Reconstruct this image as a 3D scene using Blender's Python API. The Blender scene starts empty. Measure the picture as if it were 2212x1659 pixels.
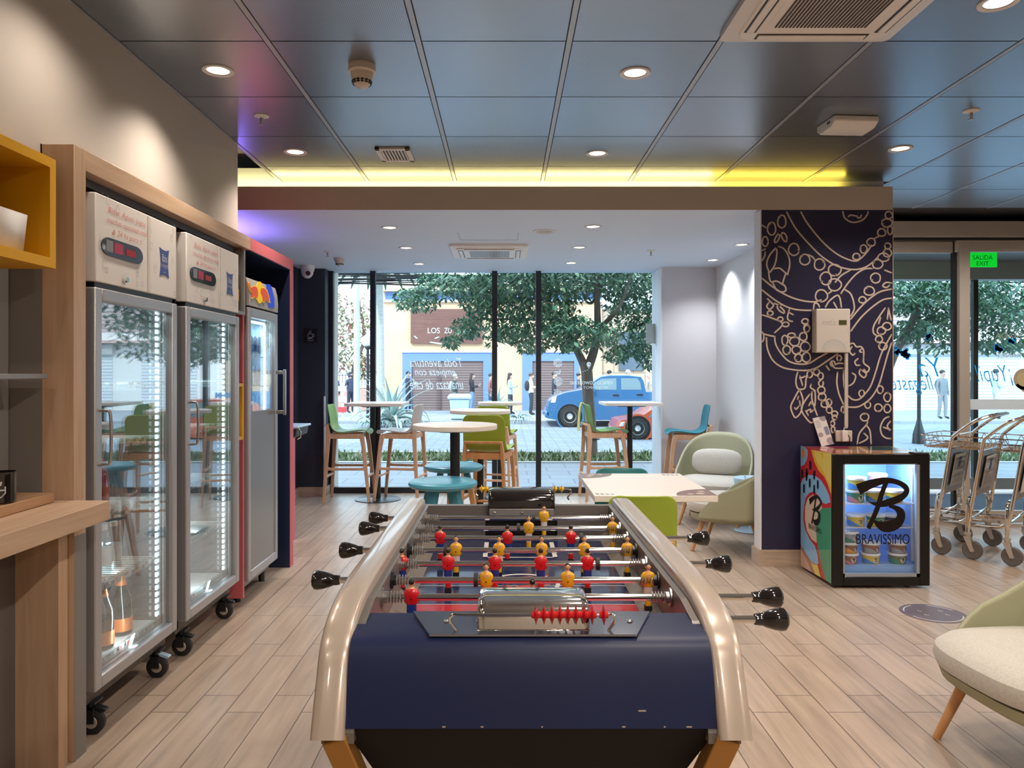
import bpy, bmesh, math, random
from mathutils import Vector, Matrix
S = bpy.context.scene
C = S.collection
R = math.radians
PI = math.pi
random.seed(7)

# ---------------- camera, sky, sun, exposure ----------------
F, VX, VY, HC = 1620.0, 1092.0, 806.0, 1.38      # focal length in px, vanishing point, eye height
cam = bpy.data.objects.new('camera', bpy.data.cameras.new('camera'))
C.objects.link(cam)
cam.location = (0, 0, HC)
cam.rotation_euler = (PI / 2, 0, 0)
cam.data.sensor_fit = 'HORIZONTAL'
cam.data.sensor_width = 36
cam.data.lens = 36 * F / 2212
cam.data.shift_x = (1106 - VX) / 2212
cam.data.shift_y = -(829.5 - VY) / 2212
cam.data.clip_start = 0.05
cam.data.clip_end = 300
S.camera = cam
S.view_settings.view_transform = 'Standard'
S.view_settings.look = 'None'
S.view_settings.gamma = 1
S.view_settings.exposure = 0.35
S.view_settings.use_curve_mapping = False
W = bpy.data.worlds.new('sky')
S.world = W
W.use_nodes = True
bg = W.node_tree.nodes['Background']
bg.inputs[0].default_value = (0.74, 0.88, 1.0, 1)
bg.inputs[1].default_value = 3.3
sun = bpy.data.objects.new('sun', bpy.data.lights.new('sun', 'SUN'))
C.objects.link(sun)
sun.data.energy = 2.7
sun.data.color = (1.0, 0.93, 0.82)
sun.data.angle = R(1.0)
sun.rotation_euler = (R(50), 0, R(-28))
cy = S.cycles
cy.max_bounces = 8
cy.diffuse_bounces = 4
cy.glossy_bounces = 4
cy.transmission_bounces = 4
cy.transparent_max_bounces = 24
cy.caustics_reflective = False
cy.caustics_refractive = False
cy.sample_clamp_indirect = 4.0
cy.use_denoising = True

def at(px, py, Y):
    return Vector(((px - VX) * Y / F, Y, HC - (py - VY) * Y / F))

# ---------------- helpers ----------------
class MB:
    def __init__(s):
        s.bm = bmesh.new()
        s.mi = 0
    def f(s, vs):
        try:
            fc = s.bm.faces.new(vs)
            fc.material_index = s.mi
            return fc
        except ValueError:
            return None
    def box(s, x0, x1, y0, y1, z0, z1, M=None):
        v = [Vector((x, y, z)) for x in (x0, x1) for y in (y0, y1) for z in (z0, z1)]
        if M is not None: v = [M @ p for p in v]
        v = [s.bm.verts.new(p) for p in v]
        for q in ((0, 1, 3, 2), (4, 6, 7, 5), (0, 4, 5, 1), (2, 3, 7, 6), (0, 2, 6, 4), (1, 5, 7, 3)):
            s.f([v[i] for i in q])
        return s
    def loft(s, rings, closed=True, caps=True, wrap=False):
        vr = [[s.bm.verts.new(p) for p in r] for r in rings]
        n = len(vr[0])
        rr = list(zip(vr, vr[1:])) + ([(vr[-1], vr[0])] if wrap else [])
        for a, b in rr:
            for i in range(n if closed else n - 1):
                j = (i + 1) % n
                s.f([a[i], a[j], b[j], b[i]])
        if caps and closed and not wrap:
            s.f(list(reversed(vr[0])))
            s.f(vr[-1])
        return s
    def tube(s, pts, r, n=8, closed=False, sq=None, up=None):
        pts = [Vector(p) for p in pts]
        N = len(pts)
        rs = r if isinstance(r, (list, tuple)) else [r] * N
        rings = []
        pn = None
        for i, p in enumerate(pts):
            if closed:
                d = pts[(i + 1) % N] - pts[i - 1]
            else:
                d = pts[min(i + 1, N - 1)] - pts[max(i - 1, 0)]
            d.normalize()
            if pn is None:
                a = Vector(up) if up else (Vector((0, 0, 1)) if abs(d.z) < .9 else Vector((1, 0, 0)))
                pn = (a - d * a.dot(d)).normalized()
            else:
                pn = (pn - d * pn.dot(d)).normalized()
            b = d.cross(pn)
            if sq:
                w, h = sq
                q = rs[i]
                rings.append([p + b * (w * sx * q) + pn * (h * sy * q) for sx, sy in ((-1, -1), (1, -1), (1, 1), (-1, 1))])
            else:
                rings.append([p + (pn * math.cos(t) + b * math.sin(t)) * rs[i] for t in [2 * PI * k / n for k in range(n)]])
        return s.loft(rings, wrap=closed)
    def cyl(s, p0, p1, r0, r1=None, n=20):
        return s.tube([p0, p1], [r0, r0 if r1 is None else r1], n)
    def lathe(s, prof, n=24, o=(0, 0, 0), M=None, ring=False):
        o = Vector(o)
        rings = []
        for r, z in prof:
            r = max(r, 1e-5)
            rg = [Vector((r * math.cos(2 * PI * k / n), r * math.sin(2 * PI * k / n), z)) for k in range(n)]
            rings.append([(M @ p if M is not None else p) + o for p in rg])
        return s.loft(rings, wrap=ring)
    def ell(s, c, r, n=16, m=10, M=None):
        c = Vector(c)
        rings = []
        for i in range(m + 1):
            a = -PI / 2 + PI * i / m
            q = max(math.cos(a), 1e-4)
            ring = [Vector((r[0] * q * math.cos(2 * PI * k / n), r[1] * q * math.sin(2 * PI * k / n), r[2] * math.sin(a))) for k in range(n)]
            rings.append([(M @ p if M is not None else p) + c for p in ring])
        return s.loft(rings)
    def prism(s, pts, a, b, axis='y'):
        def P(p, t):
            return {'x': (t, p[0], p[1]), 'y': (p[0], t, p[1]), 'z': (p[0], p[1], t)}[axis]
        return s.loft([[P(p, a) for p in pts], [P(p, b) for p in pts]])
    def poly(s, pts):
        return s.f([s.bm.verts.new(p) for p in pts])
    def sheet(s, rows):
        return s.loft(rows, closed=False, caps=False)
    def done(s, name, mat, parent=None, bevel=0, seg=2, smooth=None, world=False, thick=0, sub=0, ang=35, offs=0):
        bm = s.bm
        bmesh.ops.recalc_face_normals(bm, faces=bm.faces)
        me = bpy.data.meshes.new(name)
        bm.to_mesh(me)
        bm.free()
        for m in (mat if isinstance(mat, (list, tuple)) else [mat]):
            me.materials.append(m)
        o = bpy.data.objects.new(name, me)
        C.objects.link(o)
        if parent is not None:
            o.parent = parent
            if world:
                t = Vector()
                q = parent
                while q is not None:
                    t += q.location
                    q = q.parent
                me.transform(Matrix.Translation(-t))
        if smooth is None: smooth = True
        if smooth:
            me.polygons.foreach_set('use_smooth', [True] * len(me.polygons))
            me.set_sharp_from_angle(angle=R(ang))
        if thick:
            md = o.modifiers.new('s', 'SOLIDIFY'); md.thickness = thick; md.offset = offs
        if sub:
            md = o.modifiers.new('d', 'SUBSURF'); md.levels = md.render_levels = sub
        if bevel:
            md = o.modifiers.new('b', 'BEVEL'); md.width = bevel; md.segments = seg; md.limit_method = 'ANGLE'; md.angle_limit = R(40)
            md.harden_normals = False
        return o

def tag(o, label, cat, group=None, kind=None):
    o['label'] = label
    o['category'] = cat
    if group: o['group'] = group
    if kind: o['kind'] = kind
    return o
def struct(o):
    o['kind'] = 'structure'
    return o
def thing(name, label, cat, loc=(0, 0, 0), rz=0, group=None):
    o = bpy.data.objects.new(name, None)
    C.objects.link(o)
    o.empty_display_size = .05
    o.location = loc
    o.rotation_euler = (0, 0, rz)
    return tag(o, label, cat, group)
def dup(o, parent=None, loc=None, rz=None, label=None):
    c = o.copy()
    C.objects.link(c)
    if parent is not None: c.parent = parent
    if loc is not None: c.location = loc
    if rz is not None: c.rotation_euler = (0, 0, rz)
    if label: c['label'] = label
    for ch in list(o.children):
        dup(ch, c)
    return c
def recolor(o, name, mat):
    for ch in o.children:
        if ch.name.split('.')[0] == name:
            ch.material_slots[0].link = 'OBJECT'
            ch.material_slots[0].material = mat

def smooth_pts(pts, k=6, closed=False):
    P = [Vector(p) for p in pts]
    out = []
    n = len(P)
    for i in range(n if closed else n - 1):
        p0 = P[i - 1] if (i > 0 or closed) else P[i]
        p1, p2 = P[i], P[(i + 1) % n]
        p3 = P[(i + 2) % n] if (i + 2 < n or closed) else p2
        for j in range(k):
            t = j / k
            out.append(.5 * ((2 * p1) + (p2 - p0) * t + (2 * p0 - 5 * p1 + 4 * p2 - p3) * t * t + (3 * p1 - p0 - 3 * p2 + p3) * t ** 3))
    if not closed: out.append(P[-1])
    return out
def ribbon(mb, pts, w, fn, closed=False, caps=True):
    """flat painted stroke: 2-d points, width (number or list), fn maps 2-d to the surface"""
    P = [Vector(p) for p in pts]
    n = len(P)
    ws = w if isinstance(w, (list, tuple)) else [w] * n
    rows = []
    for i, p in enumerate(P):
        d = (P[(i + 1) % n] - P[i - 1]) if closed else (P[min(i + 1, n - 1)] - P[max(i - 1, 0)])
        if d.length < 1e-9: d = Vector((1, 0))
        d.normalize()
        nn = Vector((-d.y, d.x)) * ws[i] / 2
        rows.append([fn(p + nn), fn(p - nn)])
    mb.loft(rows, closed=False, caps=False, wrap=closed)
    if caps and not closed:
        for p, q in ((P[0], ws[0]), (P[-1], ws[-1])):
            mb.poly([fn(p + Vector((math.cos(2 * PI * k / 8), math.sin(2 * PI * k / 8))) * q / 2) for k in range(8)])

_bd = None
def text(name, body, mat, M, w=None, h=None, parent=None, shear=0, mirror=False, depth=.0006, off=0, spacing=1, line=1):
    """flat lettering, centred, in the xy plane of matrix M; fitted to width w or height h"""
    cu = bpy.data.curves.new('t', 'FONT')
    cu.body = body
    cu.align_x = 'CENTER'
    cu.align_y = 'CENTER'
    cu.shear = shear
    cu.offset = off
    cu.extrude = 0
    cu.resolution_u = 3
    cu.space_character = spacing
    cu.space_line = line
    ob = bpy.data.objects.new('t', cu)
    C.objects.link(ob)
    dg = bpy.context.evaluated_depsgraph_get()
    me = bpy.data.meshes.new_from_object(ob.evaluated_get(dg))
    bpy.data.objects.remove(ob)
    bpy.data.curves.remove(cu)
    xs = [v.co.x for v in me.vertices]; ys = [v.co.y for v in me.vertices]
    cx, cyy = (max(xs) + min(xs)) / 2, (max(ys) + min(ys)) / 2
    sx = w / (max(xs) - min(xs)) if w else None
    sy = h / (max(ys) - min(ys)) if h else None
    sx = sx or sy; sy = sy or sx
    me.transform(Matrix.Diagonal((-sx if mirror else sx, sy, 1, 1)) @ Matrix.Translation((-cx, -cyy, 0)))
    me.transform(M)
    me.name = name
    me.materials.clear()
    me.materials.append(mat)
    o = bpy.data.objects.new(name, me)
    C.objects.link(o)
    if parent is not None:
        o.parent = parent
        t = Vector(); q = parent
        while q is not None:
            t += q.location; q = q.parent
        me.transform(Matrix.Translation(-t))
    return o
def MX(o, x, y):
    """matrix with given origin, x axis, y axis"""
    x = Vector(x).normalized(); y = Vector(y).normalized(); z = x.cross(y)
    return Matrix(((x.x, y.x, z.x, o[0]), (x.y, y.y, z.y, o[1]), (x.z, y.z, z.z, o[2]), (0, 0, 0, 1)))

# ---------------- materials ----------------
def newmat(name):
    m = bpy.data.materials.new(name)
    m.use_nodes = True
    return m, m.node_tree, m.node_tree.nodes, m.node_tree.links, m.node_tree.nodes['Principled BSDF']
def mat(name, col, rough=.5, metal=0, spec=.5, emit=None, es=0, var=0, vs=30, stretch=(1, 1, 1), bump=0, bs=200, coat=0, sheen=0):
    m, t, N, L, p = newmat(name)
    p.inputs['Base Color'].default_value = (*col, 1)
    p.inputs['Roughness'].default_value = rough
    p.inputs['Metallic'].default_value = metal
    p.inputs['Specular IOR Level'].default_value = spec
    if coat: p.inputs['Coat Weight'].default_value = coat; p.inputs['Coat Roughness'].default_value = .06
    if sheen: p.inputs['Sheen Weight'].default_value = sheen
    if emit:
        p.inputs['Emission Color'].default_value = (*emit, 1)
        p.inputs['Emission Strength'].default_value = es
    if var or bump:
        tc = N.new('ShaderNodeTexCoord'); mp = N.new('ShaderNodeMapping')
        mp.inputs['Scale'].default_value = stretch
        L.new(tc.outputs['Object'], mp.inputs[0])
    if var:
        nz = N.new('ShaderNodeTexNoise'); nz.inputs['Scale'].default_value = vs; nz.inputs['Detail'].default_value = 4
        L.new(mp.outputs[0], nz.inputs['Vector'])
        cr = N.new('ShaderNodeValToRGB')
        cr.color_ramp.elements[0].position = .3; cr.color_ramp.elements[1].position = .7
        cr.color_ramp.elements[0].color = (*[c * (1 - var) for c in col], 1)
        cr.color_ramp.elements[1].color = (*[min(1, c * (1 + var)) for c in col], 1)
        L.new(nz.outputs[0], cr.inputs[0]); L.new(cr.outputs[0], p.inputs['Base Color'])
    if bump:
        n2 = N.new('ShaderNodeTexNoise'); n2.inputs['Scale'].default_value = bs
        L.new(mp.outputs[0], n2.inputs['Vector'])
        bp = N.new('ShaderNodeBump'); bp.inputs['Strength'].default_value = bump; bp.inputs['Distance'].default_value = .01
        L.new(n2.outputs[0], bp.inputs['Height']); L.new(bp.outputs[0], p.inputs['Normal'])
    return m
def glass(name, tint=(1, 1, 1), ior=1.45, gloss=(1, 1, 1), extra=0.0):
    m, t, N, L, p = newmat(name)
    N.remove(p)
    out = N['Material Output']
    tr = N.new('ShaderNodeBsdfTransparent'); tr.inputs[0].default_value = (*tint, 1)
    gl = N.new('ShaderNodeBsdfGlossy'); gl.inputs['Roughness'].default_value = 0.0; gl.inputs[0].default_value = (*gloss, 1)
    fr = N.new('ShaderNodeFresnel')
    ge = N.new('ShaderNodeNewGeometry'); mr = N.new('ShaderNodeMapRange')      # the way out of the pane mirrors like the way in
    mr.inputs['To Min'].default_value = ior; mr.inputs['To Max'].default_value = 1 / ior
    L.new(ge.outputs['Backfacing'], mr.inputs['Value']); L.new(mr.outputs[0], fr.inputs[0])
    ad = N.new('ShaderNodeMath'); ad.operation = 'ADD'; ad.inputs[1].default_value = extra; ad.use_clamp = True
    mx = N.new('ShaderNodeMixShader')
    L.new(fr.outputs[0], ad.inputs[0]); L.new(ad.outputs[0], mx.inputs[0]); L.new(tr.outputs[0], mx.inputs[1]); L.new(gl.outputs[0], mx.inputs[2])
    L.new(mx.outputs[0], out.inputs[0])
    return m
def wood(name, c0, c1, stretch=(30, 30, 2), rough=.45, scale=1.2):
    m, t, N, L, p = newmat(name)
    tc = N.new('ShaderNodeTexCoord'); mp = N.new('ShaderNodeMapping'); mp.inputs['Scale'].default_value = stretch
    nz = N.new('ShaderNodeTexNoise'); nz.inputs['Scale'].default_value = scale; nz.inputs['Detail'].default_value = 5; nz.inputs['Distortion'].default_value = .6
    cr = N.new('ShaderNodeValToRGB'); cr.color_ramp.elements[0].position = .32; cr.color_ramp.elements[1].position = .68
    cr.color_ramp.elements[0].color = (*c0, 1); cr.color_ramp.elements[1].color = (*c1, 1)
    L.new(tc.outputs['Object'], mp.inputs[0]); L.new(mp.outputs[0], nz.inputs['Vector']); L.new(nz.outputs[0], cr.inputs[0]); L.new(cr.outputs[0], p.inputs['Base Color'])
    p.inputs['Roughness'].default_value = rough
    return m
def floor_mat():
    m, t, N, L, p = newmat('plank_floor')
    tc = N.new('ShaderNodeTexCoord'); sp = N.new('ShaderNodeSeparateXYZ'); L.new(tc.outputs['Object'], sp.inputs[0])
    ax = N.new('ShaderNodeMath'); ax.operation = 'ADD'; ax.inputs[1].default_value = 1.2905; L.new(sp.outputs[0], ax.inputs[0])
    ay = N.new('ShaderNodeMath'); ay.operation = 'ADD'; ay.inputs[1].default_value = -3.66; L.new(sp.outputs[1], ay.inputs[0])
    cb = N.new('ShaderNodeCombineXYZ'); L.new(ay.outputs[0], cb.inputs[0]); L.new(ax.outputs[0], cb.inputs[1])
    br = N.new('ShaderNodeTexBrick')
    br.offset = .737; br.offset_frequency = 2
    for k, v in (('Scale', 1), ('Mortar Size', .0022), ('Mortar Smooth', .1), ('Bias', 0), ('Brick Width', .608), ('Row Height', .153)):
        br.inputs[k].default_value = v
    br.inputs['Color1'].default_value = (.50, .395, .31, 1)
    br.inputs['Color2'].default_value = (.43, .335, .26, 1)
    br.inputs['Mortar'].default_value = (.10, .07, .055, 1)
    L.new(cb.outputs[0], br.inputs['Vector'])
    mp = N.new('ShaderNodeMapping'); mp.inputs['Scale'].default_value = (26, 2.2, 1); L.new(tc.outputs['Object'], mp.inputs[0])
    nz = N.new('ShaderNodeTexNoise'); nz.inputs['Scale'].default_value = 1; nz.inputs['Detail'].default_value = 6; nz.inputs['Distortion'].default_value = .4
    L.new(mp.outputs[0], nz.inputs['Vector'])
    cr = N.new('ShaderNodeValToRGB'); cr.color_ramp.elements[0].position = .3; cr.color_ramp.elements[1].position = .72
    cr.color_ramp.elements[0].color = (.74, .72, .70, 1); cr.color_ramp.elements[1].color = (1.08, 1.06, 1.04, 1)
    L.new(nz.outputs[0], cr.inputs[0])
    mx = N.new('ShaderNodeMixRGB'); mx.blend_type = 'MULTIPLY'; mx.inputs[0].default_value = 1
    L.new(br.outputs['Color'], mx.inputs[1]); L.new(cr.outputs[0], mx.inputs[2]); L.new(mx.outputs[0], p.inputs['Base Color'])
    p.inputs['Roughness'].default_value = .33
    bp = N.new('ShaderNodeBump'); bp.inputs['Strength'].default_value = .25; bp.inputs['Distance'].default_value = .002; bp.invert = True
    L.new(br.outputs['Fac'], bp.inputs['Height']); L.new(bp.outputs[0], p.inputs['Normal'])
    return m
def brick_mat(name, c1, c2, mo, w, h, ms=.01, rough=.7, axes='xy', off=.5):
    m, t, N, L, p = newmat(name)
    tc = N.new('ShaderNodeTexCoord'); sp = N.new('ShaderNodeSeparateXYZ'); L.new(tc.outputs['Object'], sp.inputs[0])
    cb = N.new('ShaderNodeCombineXYZ')
    L.new(sp.outputs['xyz'.index(axes[0])], cb.inputs[0]); L.new(sp.outputs['xyz'.index(axes[1])], cb.inputs[1])
    br = N.new('ShaderNodeTexBrick'); br.offset = off
    for k, v in (('Scale', 1), ('Mortar Size', ms), ('Mortar Smooth', .1), ('Bias', 0), ('Brick Width', w), ('Row Height', h)):
        br.inputs[k].default_value = v
    br.inputs['Color1'].default_value = (*c1, 1); br.inputs['Color2'].default_value = (*c2, 1); br.inputs['Mortar'].default_value = (*mo, 1)
    L.new(cb.outputs[0], br.inputs['Vector']); L.new(br.outputs[0], p.inputs['Base Color'])
    p.inputs['Roughness'].default_value = rough
    return m
def tile_mat(name, col, perf=True, rough=.30):
    """metal ceiling tile, finely perforated in lines"""
    m, t, N, L, p = newmat(name)
    p.inputs['Base Color'].default_value = (*col, 1)
    p.inputs['Metallic'].default_value = .95
    p.inputs['Roughness'].default_value = rough
    if perf:
        tc = N.new('ShaderNodeTexCoord')
        wv = N.new('ShaderNodeTexWave'); wv.wave_type = 'BANDS'; wv.bands_direction = 'X'; wv.inputs['Scale'].default_value = 40
        L.new(tc.outputs['Object'], wv.inputs['Vector'])
        cr = N.new('ShaderNodeValToRGB'); cr.color_ramp.elements[0].color = (*[c * .72 for c in col], 1); cr.color_ramp.elements[1].color = (*[c * 1.15 for c in col], 1)
        L.new(wv.outputs['Fac'], cr.inputs[0]); L.new(cr.outputs[0], p.inputs['Base Color'])
    return m

def vinyl(name, col, thru=.5):
    """film on glass: reflects and lets daylight through"""
    m, t, N, L, p = newmat(name)
    tr = N.new('ShaderNodeBsdfTranslucent'); tr.inputs[0].default_value = (*col, 1)
    df = N.new('ShaderNodeBsdfDiffuse'); df.inputs[0].default_value = (*col, 1)
    mx = N.new('ShaderNodeMixShader'); mx.inputs[0].default_value = thru
    L.new(df.outputs[0], mx.inputs[1]); L.new(tr.outputs[0], mx.inputs[2]); L.new(mx.outputs[0], N['Material Output'].inputs[0])
    return m
M = {}
M['floor'] = floor_mat()
M['wall_taupe'] = mat('taupe_wall', (.50, .45, .395), .5)
M['ceil_white'] = mat('white_ceiling', (.70, .78, .92), .6)
M['lilac'] = mat('lilac_wall', (.62, .60, .63), .7)
M['whitewall'] = mat('white_wall', (.78, .78, .80), .65)
M['navywall'] = mat('navy_wall', (.028, .036, .055), .55)
M['beam'] = mat('beam_taupe', (.60, .53, .46), .55)
M['mural'] = mat('mural_navy', (.020, .018, .058), .35)
M['muralline'] = mat('mural_line', (.66, .55, .46), .6)
M['basebd'] = wood('baseboard_wood', (.42, .31, .23), (.56, .43, .33), (3, 3, 30))
M['blackmetal'] = mat('black_metal', (.012, .013, .016), .35)
M['darkframe'] = mat('dark_frame', (.016, .02, .028), .4)
M['alu'] = mat('brushed_aluminium', (.52, .47, .42), .38, .35)
M['steel'] = mat('grey_steel', (.45, .44, .44), .3, .9)
M['greymetal'] = mat('grey_painted', (.26, .25, .245), .4, .3)
M['chrome'] = mat('chrome', (.80, .78, .75), .08, 1)
M['glass'] = glass('window_glass', (.90, .97, 1.0), 1.35)
M['mglass'] = glass('mini_fridge_glass', (.95, .97, 1), 1.4)
M['fglass'] = glass('fridge_glass', (.90, .96, .97), 1.5, extra=.12)
M['wood'] = wood('oak_panel', (.45, .29, .18), (.56, .39, .26), (26, 26, 1.6))
M['woodh'] = wood('oak_panel_horizontal', (.45, .29, .18), (.56, .39, .26), (26, 1.6, 26))
M['wooddk'] = wood('oak_shelf', (.36, .20, .10), (.48, .28, .15), (26, 1.6, 26))
M['beech'] = wood('beech_leg', (.58, .33, .19), (.70, .43, .27), (22, 22, 2.5))
M['orangewood'] = wood('orange_beech', (.50, .24, .09), (.60, .31, .13), (22, 22, 2.5))
M['white'] = mat('white_plastic', (.76, .74, .72), .4)
M['cream'] = mat('cream_plastic', (.66, .59, .51), .4)
M['acwhite'] = mat('unit_white', (.86, .82, .78), .4)
M['tabletop'] = mat('white_laminate', (.80, .74, .68), .35)
M['black'] = mat('black_plastic', (.014, .013, .013), .35)
M['gloss'] = mat('gloss_black', (.012, .010, .010), .08, coat=.6)
M['blackdoor'] = mat('black_door', (.010, .009, .009), .22, spec=.3)
M['rubber'] = mat('black_rubber', (.018, .017, .017), .6)
M['greyrubber'] = mat('grey_rubber', (.13, .12, .115), .5)
M['lamp'] = mat('lamp_glow', (1, 1, 1), .5, emit=(1, .90, .76), es=14)
M['led'] = mat('led_strip', (1, 1, 1), .5, emit=(.86, .97, 1.0), es=7)
M['paper'] = mat('white_paper', (.74, .71, .68), .7)
M['blueink'] = mat('blue_ink', (.05, .09, .28), .5)
M['redink'] = mat('red_ink', (.58, .11, .08), .5)
M['greyink'] = mat('grey_ink', (.36, .35, .36), .6)
M['green'] = mat('green_shell', (.30, .40, .035), .42)
M['lime'] = mat('lime_shell', (.19, .38, .07), .42)
M['teal'] = mat('teal_shell', (.012, .24, .33), .42)
M['darkteal'] = mat('dark_teal_shell', (.010, .17, .18), .42)
M['beige'] = mat('beige_shell', (.62, .52, .48), .42)
M['bluestool'] = mat('blue_lacquer', (.07, .31, .43), .3)
M['fabric'] = mat('oat_fabric', (.56, .53, .47), .9, var=.10, vs=140, bump=.25, bs=420, sheen=.2)
M['sage'] = mat('sage_shell', (.37, .37, .24), .55)
M['paleblue'] = mat('pale_blue_metal', (.42, .60, .74), .4)
# ---------------- room shell ----------------
CZ, AZ = 2.78, 2.556                         # main ceiling, alcove ceiling
struct(MB().box(-4, 7, -3.2, 8.9, -.12, 0).done('floor', M['floor'], smooth=False))
M['tile'] = tile_mat('ceiling_tile_plain', (.37, .42, .49), False)
M['tilep'] = tile_mat('ceiling_tile_perforated', (.37, .42, .49), True)
M['runner'] = mat('ceiling_runner', (.44, .47, .52), .4, .6)
mb = MB()
rc = random.Random(3)
for i in range(-3, 11):
    xa = .269 + .637 * i
    for j in range(-9, 5):
        ya = 3.163 + .638 * j
        yb = ya + .638
        if j == 3: yb = 5.485 if xa + .3 < 2.75 else yb
        if j == 4 and xa + .3 < 2.75: continue
        mb.mi = 1 if (i, j) == (0, 0) or (i >= 1 and j in (-1, -3)) or (i >= 2 and j in (0, 1) or i > 4 or rc.random() < .3) else 0
        mb.box(xa + .016, xa + .621, ya + .004, yb - .004, CZ, CZ + .02)
    mb.mi = 2
    mb.box(xa - .011, xa + .011, -2.6, 5.485 if xa < 2.75 else 6.36, CZ - .002, CZ + .012)
    mb.mi = 3
    mb.box(xa - .016, xa + .016, -2.6, 5.485 if xa < 2.75 else 6.36, CZ + .012, CZ + .03)
mb.mi = 3
mb.box(-1.7, 7, -2.6, 5.485, CZ + .03, CZ + .09)
mb.box(2.78, 7, 5.485, 6.9, CZ + .03, CZ + .09)
struct(mb.done('ceiling', [M['tile'], M['tilep'], M['runner'], M['blackmetal']], smooth=False))
struct(MB().box(-4, 2.4, 5.384, 8.8, AZ, AZ + .08).done('ceiling_alcove', M['ceil_white'], smooth=False))
struct(MB().box(-9, 9, -3.3, 9.1, 3.0, 3.2).done('roof', M['greymetal'], smooth=False))
# beam with light cove over it
struct(MB().box(-2.6, 2.775, 5.374, 5.384, 2.55, 2.717).box(-2.6, 2.775, 5.384, 5.55, 2.66, 2.717).box(2.4, 2.775, 5.384, 5.55, 2.55, 2.66).done('beam', M['beam'], smooth=False))
struct(MB().box(-2.6, 2.755, 5.487, 5.55, 2.717, 2.88).done('trim_1', M['ceil_white'], smooth=False))
# walls
struct(MB().box(-1.80, -1.65, -2.6, 2.66, 2.107, 2.87).box(-1.80, -1.65, 2.66, 4.62, 2.195, 2.87).done('wall_left', M['wall_taupe'], smooth=False))
struct(MB().box(-1.66, -1.6485, 1.36, 1.364, 2.2, 2.76).box(-1.66, -1.6485, 2.34, 2.343, 2.2, 2.76).done('trim_2', M['greymetal'], smooth=False))
struct(MB().box(-2.5, -2.33, 5.55, 8.6, 0, 2.7).box(-2.5, -2.03, 8.436, 8.9, 0, 2.7).done('wall_navy', M['navywall'], smooth=False))
struct(MB().box(-3.2, -2.5, 4.4, 5.7, 0, 2.9).done('wall_corner', M['navywall'], smooth=False))
struct(MB().box(1.738, 2.5, 8.33, 8.9, 0, 2.7).done('wall_lilac', M['lilac'], smooth=False))
struct(MB().box(1.726, 1.738, 8.325, 8.64, 0, AZ).done('trim_3', M['whitewall'], smooth=False))
struct(MB().box(2.34, 2.774, 5.504, 8.9, 0, 2.9).done('wall_alcove_right', M['whitewall'], smooth=False))
struct(MB().box(1.834, 2.774, 5.374, 5.504, 0, 2.549).done('wall_mural', M['mural'], smooth=False))
struct(MB().box(1.826, 1.834, 5.372, 5.506, .0, 2.549).done('trim_4', M['whitewall'], smooth=False))
struct(MB().box(2.774, 2.779, 5.372, 5.506, 0, 2.549).done('trim_5', M['muralline'], smooth=False))
struct(MB().box(1.81, 2.774, 5.360, 5.374, 0, .115).box(1.81, 1.826, 5.374, 5.52, 0, .115).done('baseboard_mural', M['basebd'], smooth=False))
struct(MB().box(-2.33, -2.02, 8.42, 8.436, 0, .10).box(-2.33, -2.315, 5.55, 8.42, 0, .10).box(-2.03, -2.015, 8.436, 8.62, 0, .10).done('baseboard_navy', M['basebd'], smooth=False))
struct(MB().box(1.72, 2.34, 8.315, 8.33, 0, .10).box(2.325, 2.34, 5.504, 8.315, 0, .10).done('baseboard_alcove', M['basebd'], smooth=False))
struct(MB().box(-9, 9, 8.75, 9.1, 2.62, 13).box(-9, -2.03, 8.6, 9.1, -.5, 2.62).box(6.95, 9, 8.7, 9.1, -.5, 2.62).done('wall_facade', M['wall_taupe'], smooth=False))  # unseen upper wall, built tall to shade the near street
struct(MB().box(-4, 7, -2.8, -2.6, 0, 3).done('wall_back', M['wall_taupe'], smooth=False))
struct(MB().box(6.9, 7.05, -2.6, 8.9, 0, 3).done('wall_right', M['wall_taupe'], smooth=False))
struct(MB().box(-2.5, -2.36, -2.6, 4.5, 0, 3).box(-2.36, -1.8, -2.6, 2.66, 2.107, 2.2).done('wall_niche', M['wall_taupe'], smooth=False))
o = tag(MB().box(-2.040, -2.025, 8.405, 8.434, .10, 1.12).done('corner_guard', M['white'], smooth=False), 'thin white corner guard strip on edge of navy wall', 'corner guard')
# shop window
w = struct(thing('window_1', 'tall black framed shop window behind the bar tables', 'window', (0, 8.665, 0)))
del w['category'], w['label']
def wbox(n, x0, x1, z0, z1, m=None, y0=8.63, y1=8.70):
    return MB().box(x0, x1, y0, y1, z0, z1).done(n, m or M['darkframe'], w, world=True, smooth=False)
wbox('bottom_rail', -2.03, 1.74, 0, .065)
wbox('top_rail', -2.03, 1.74, 2.57, 2.64)
wbox('side_frame', -2.03, -1.985, .065, 2.57)
wbox('side_frame', 1.745, 1.778, .065, 2.57)
MU = (-1.53, -.126, .38)
for x in MU: wbox('mullion', x - .03, x + .03, .065, 2.57)
eds = [-1.985, *[q for x in MU for q in (x - .03, x + .03)], 1.745]
for k in range(4): wbox('pane', eds[2 * k], eds[2 * k + 1], .065, 2.57, M['glass'], 8.662, 8.668)
M['vinyl'] = vinyl('white_vinyl', (.88, .90, .90))
def gtext(body, px, py, wpx, hpx, m=M['vinyl'], par=None, Y=8.655, **k):
    p = at(px, py, Y)
    return text('lettering', body, m, MX(p, (1, 0, 0), (0, 0, 1)), wpx * Y / F, hpx * Y / F, par or w, mirror=True, **k)
gtext('Toda aventura', 941, 783, 112, 19, shear=.35, off=.002)
gtext('empieza con', 940, 806, 88, 20, shear=.35, off=.002)
gtext('una taza de café', 943, 830, 116, 22, shear=.35, off=.002)
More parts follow.
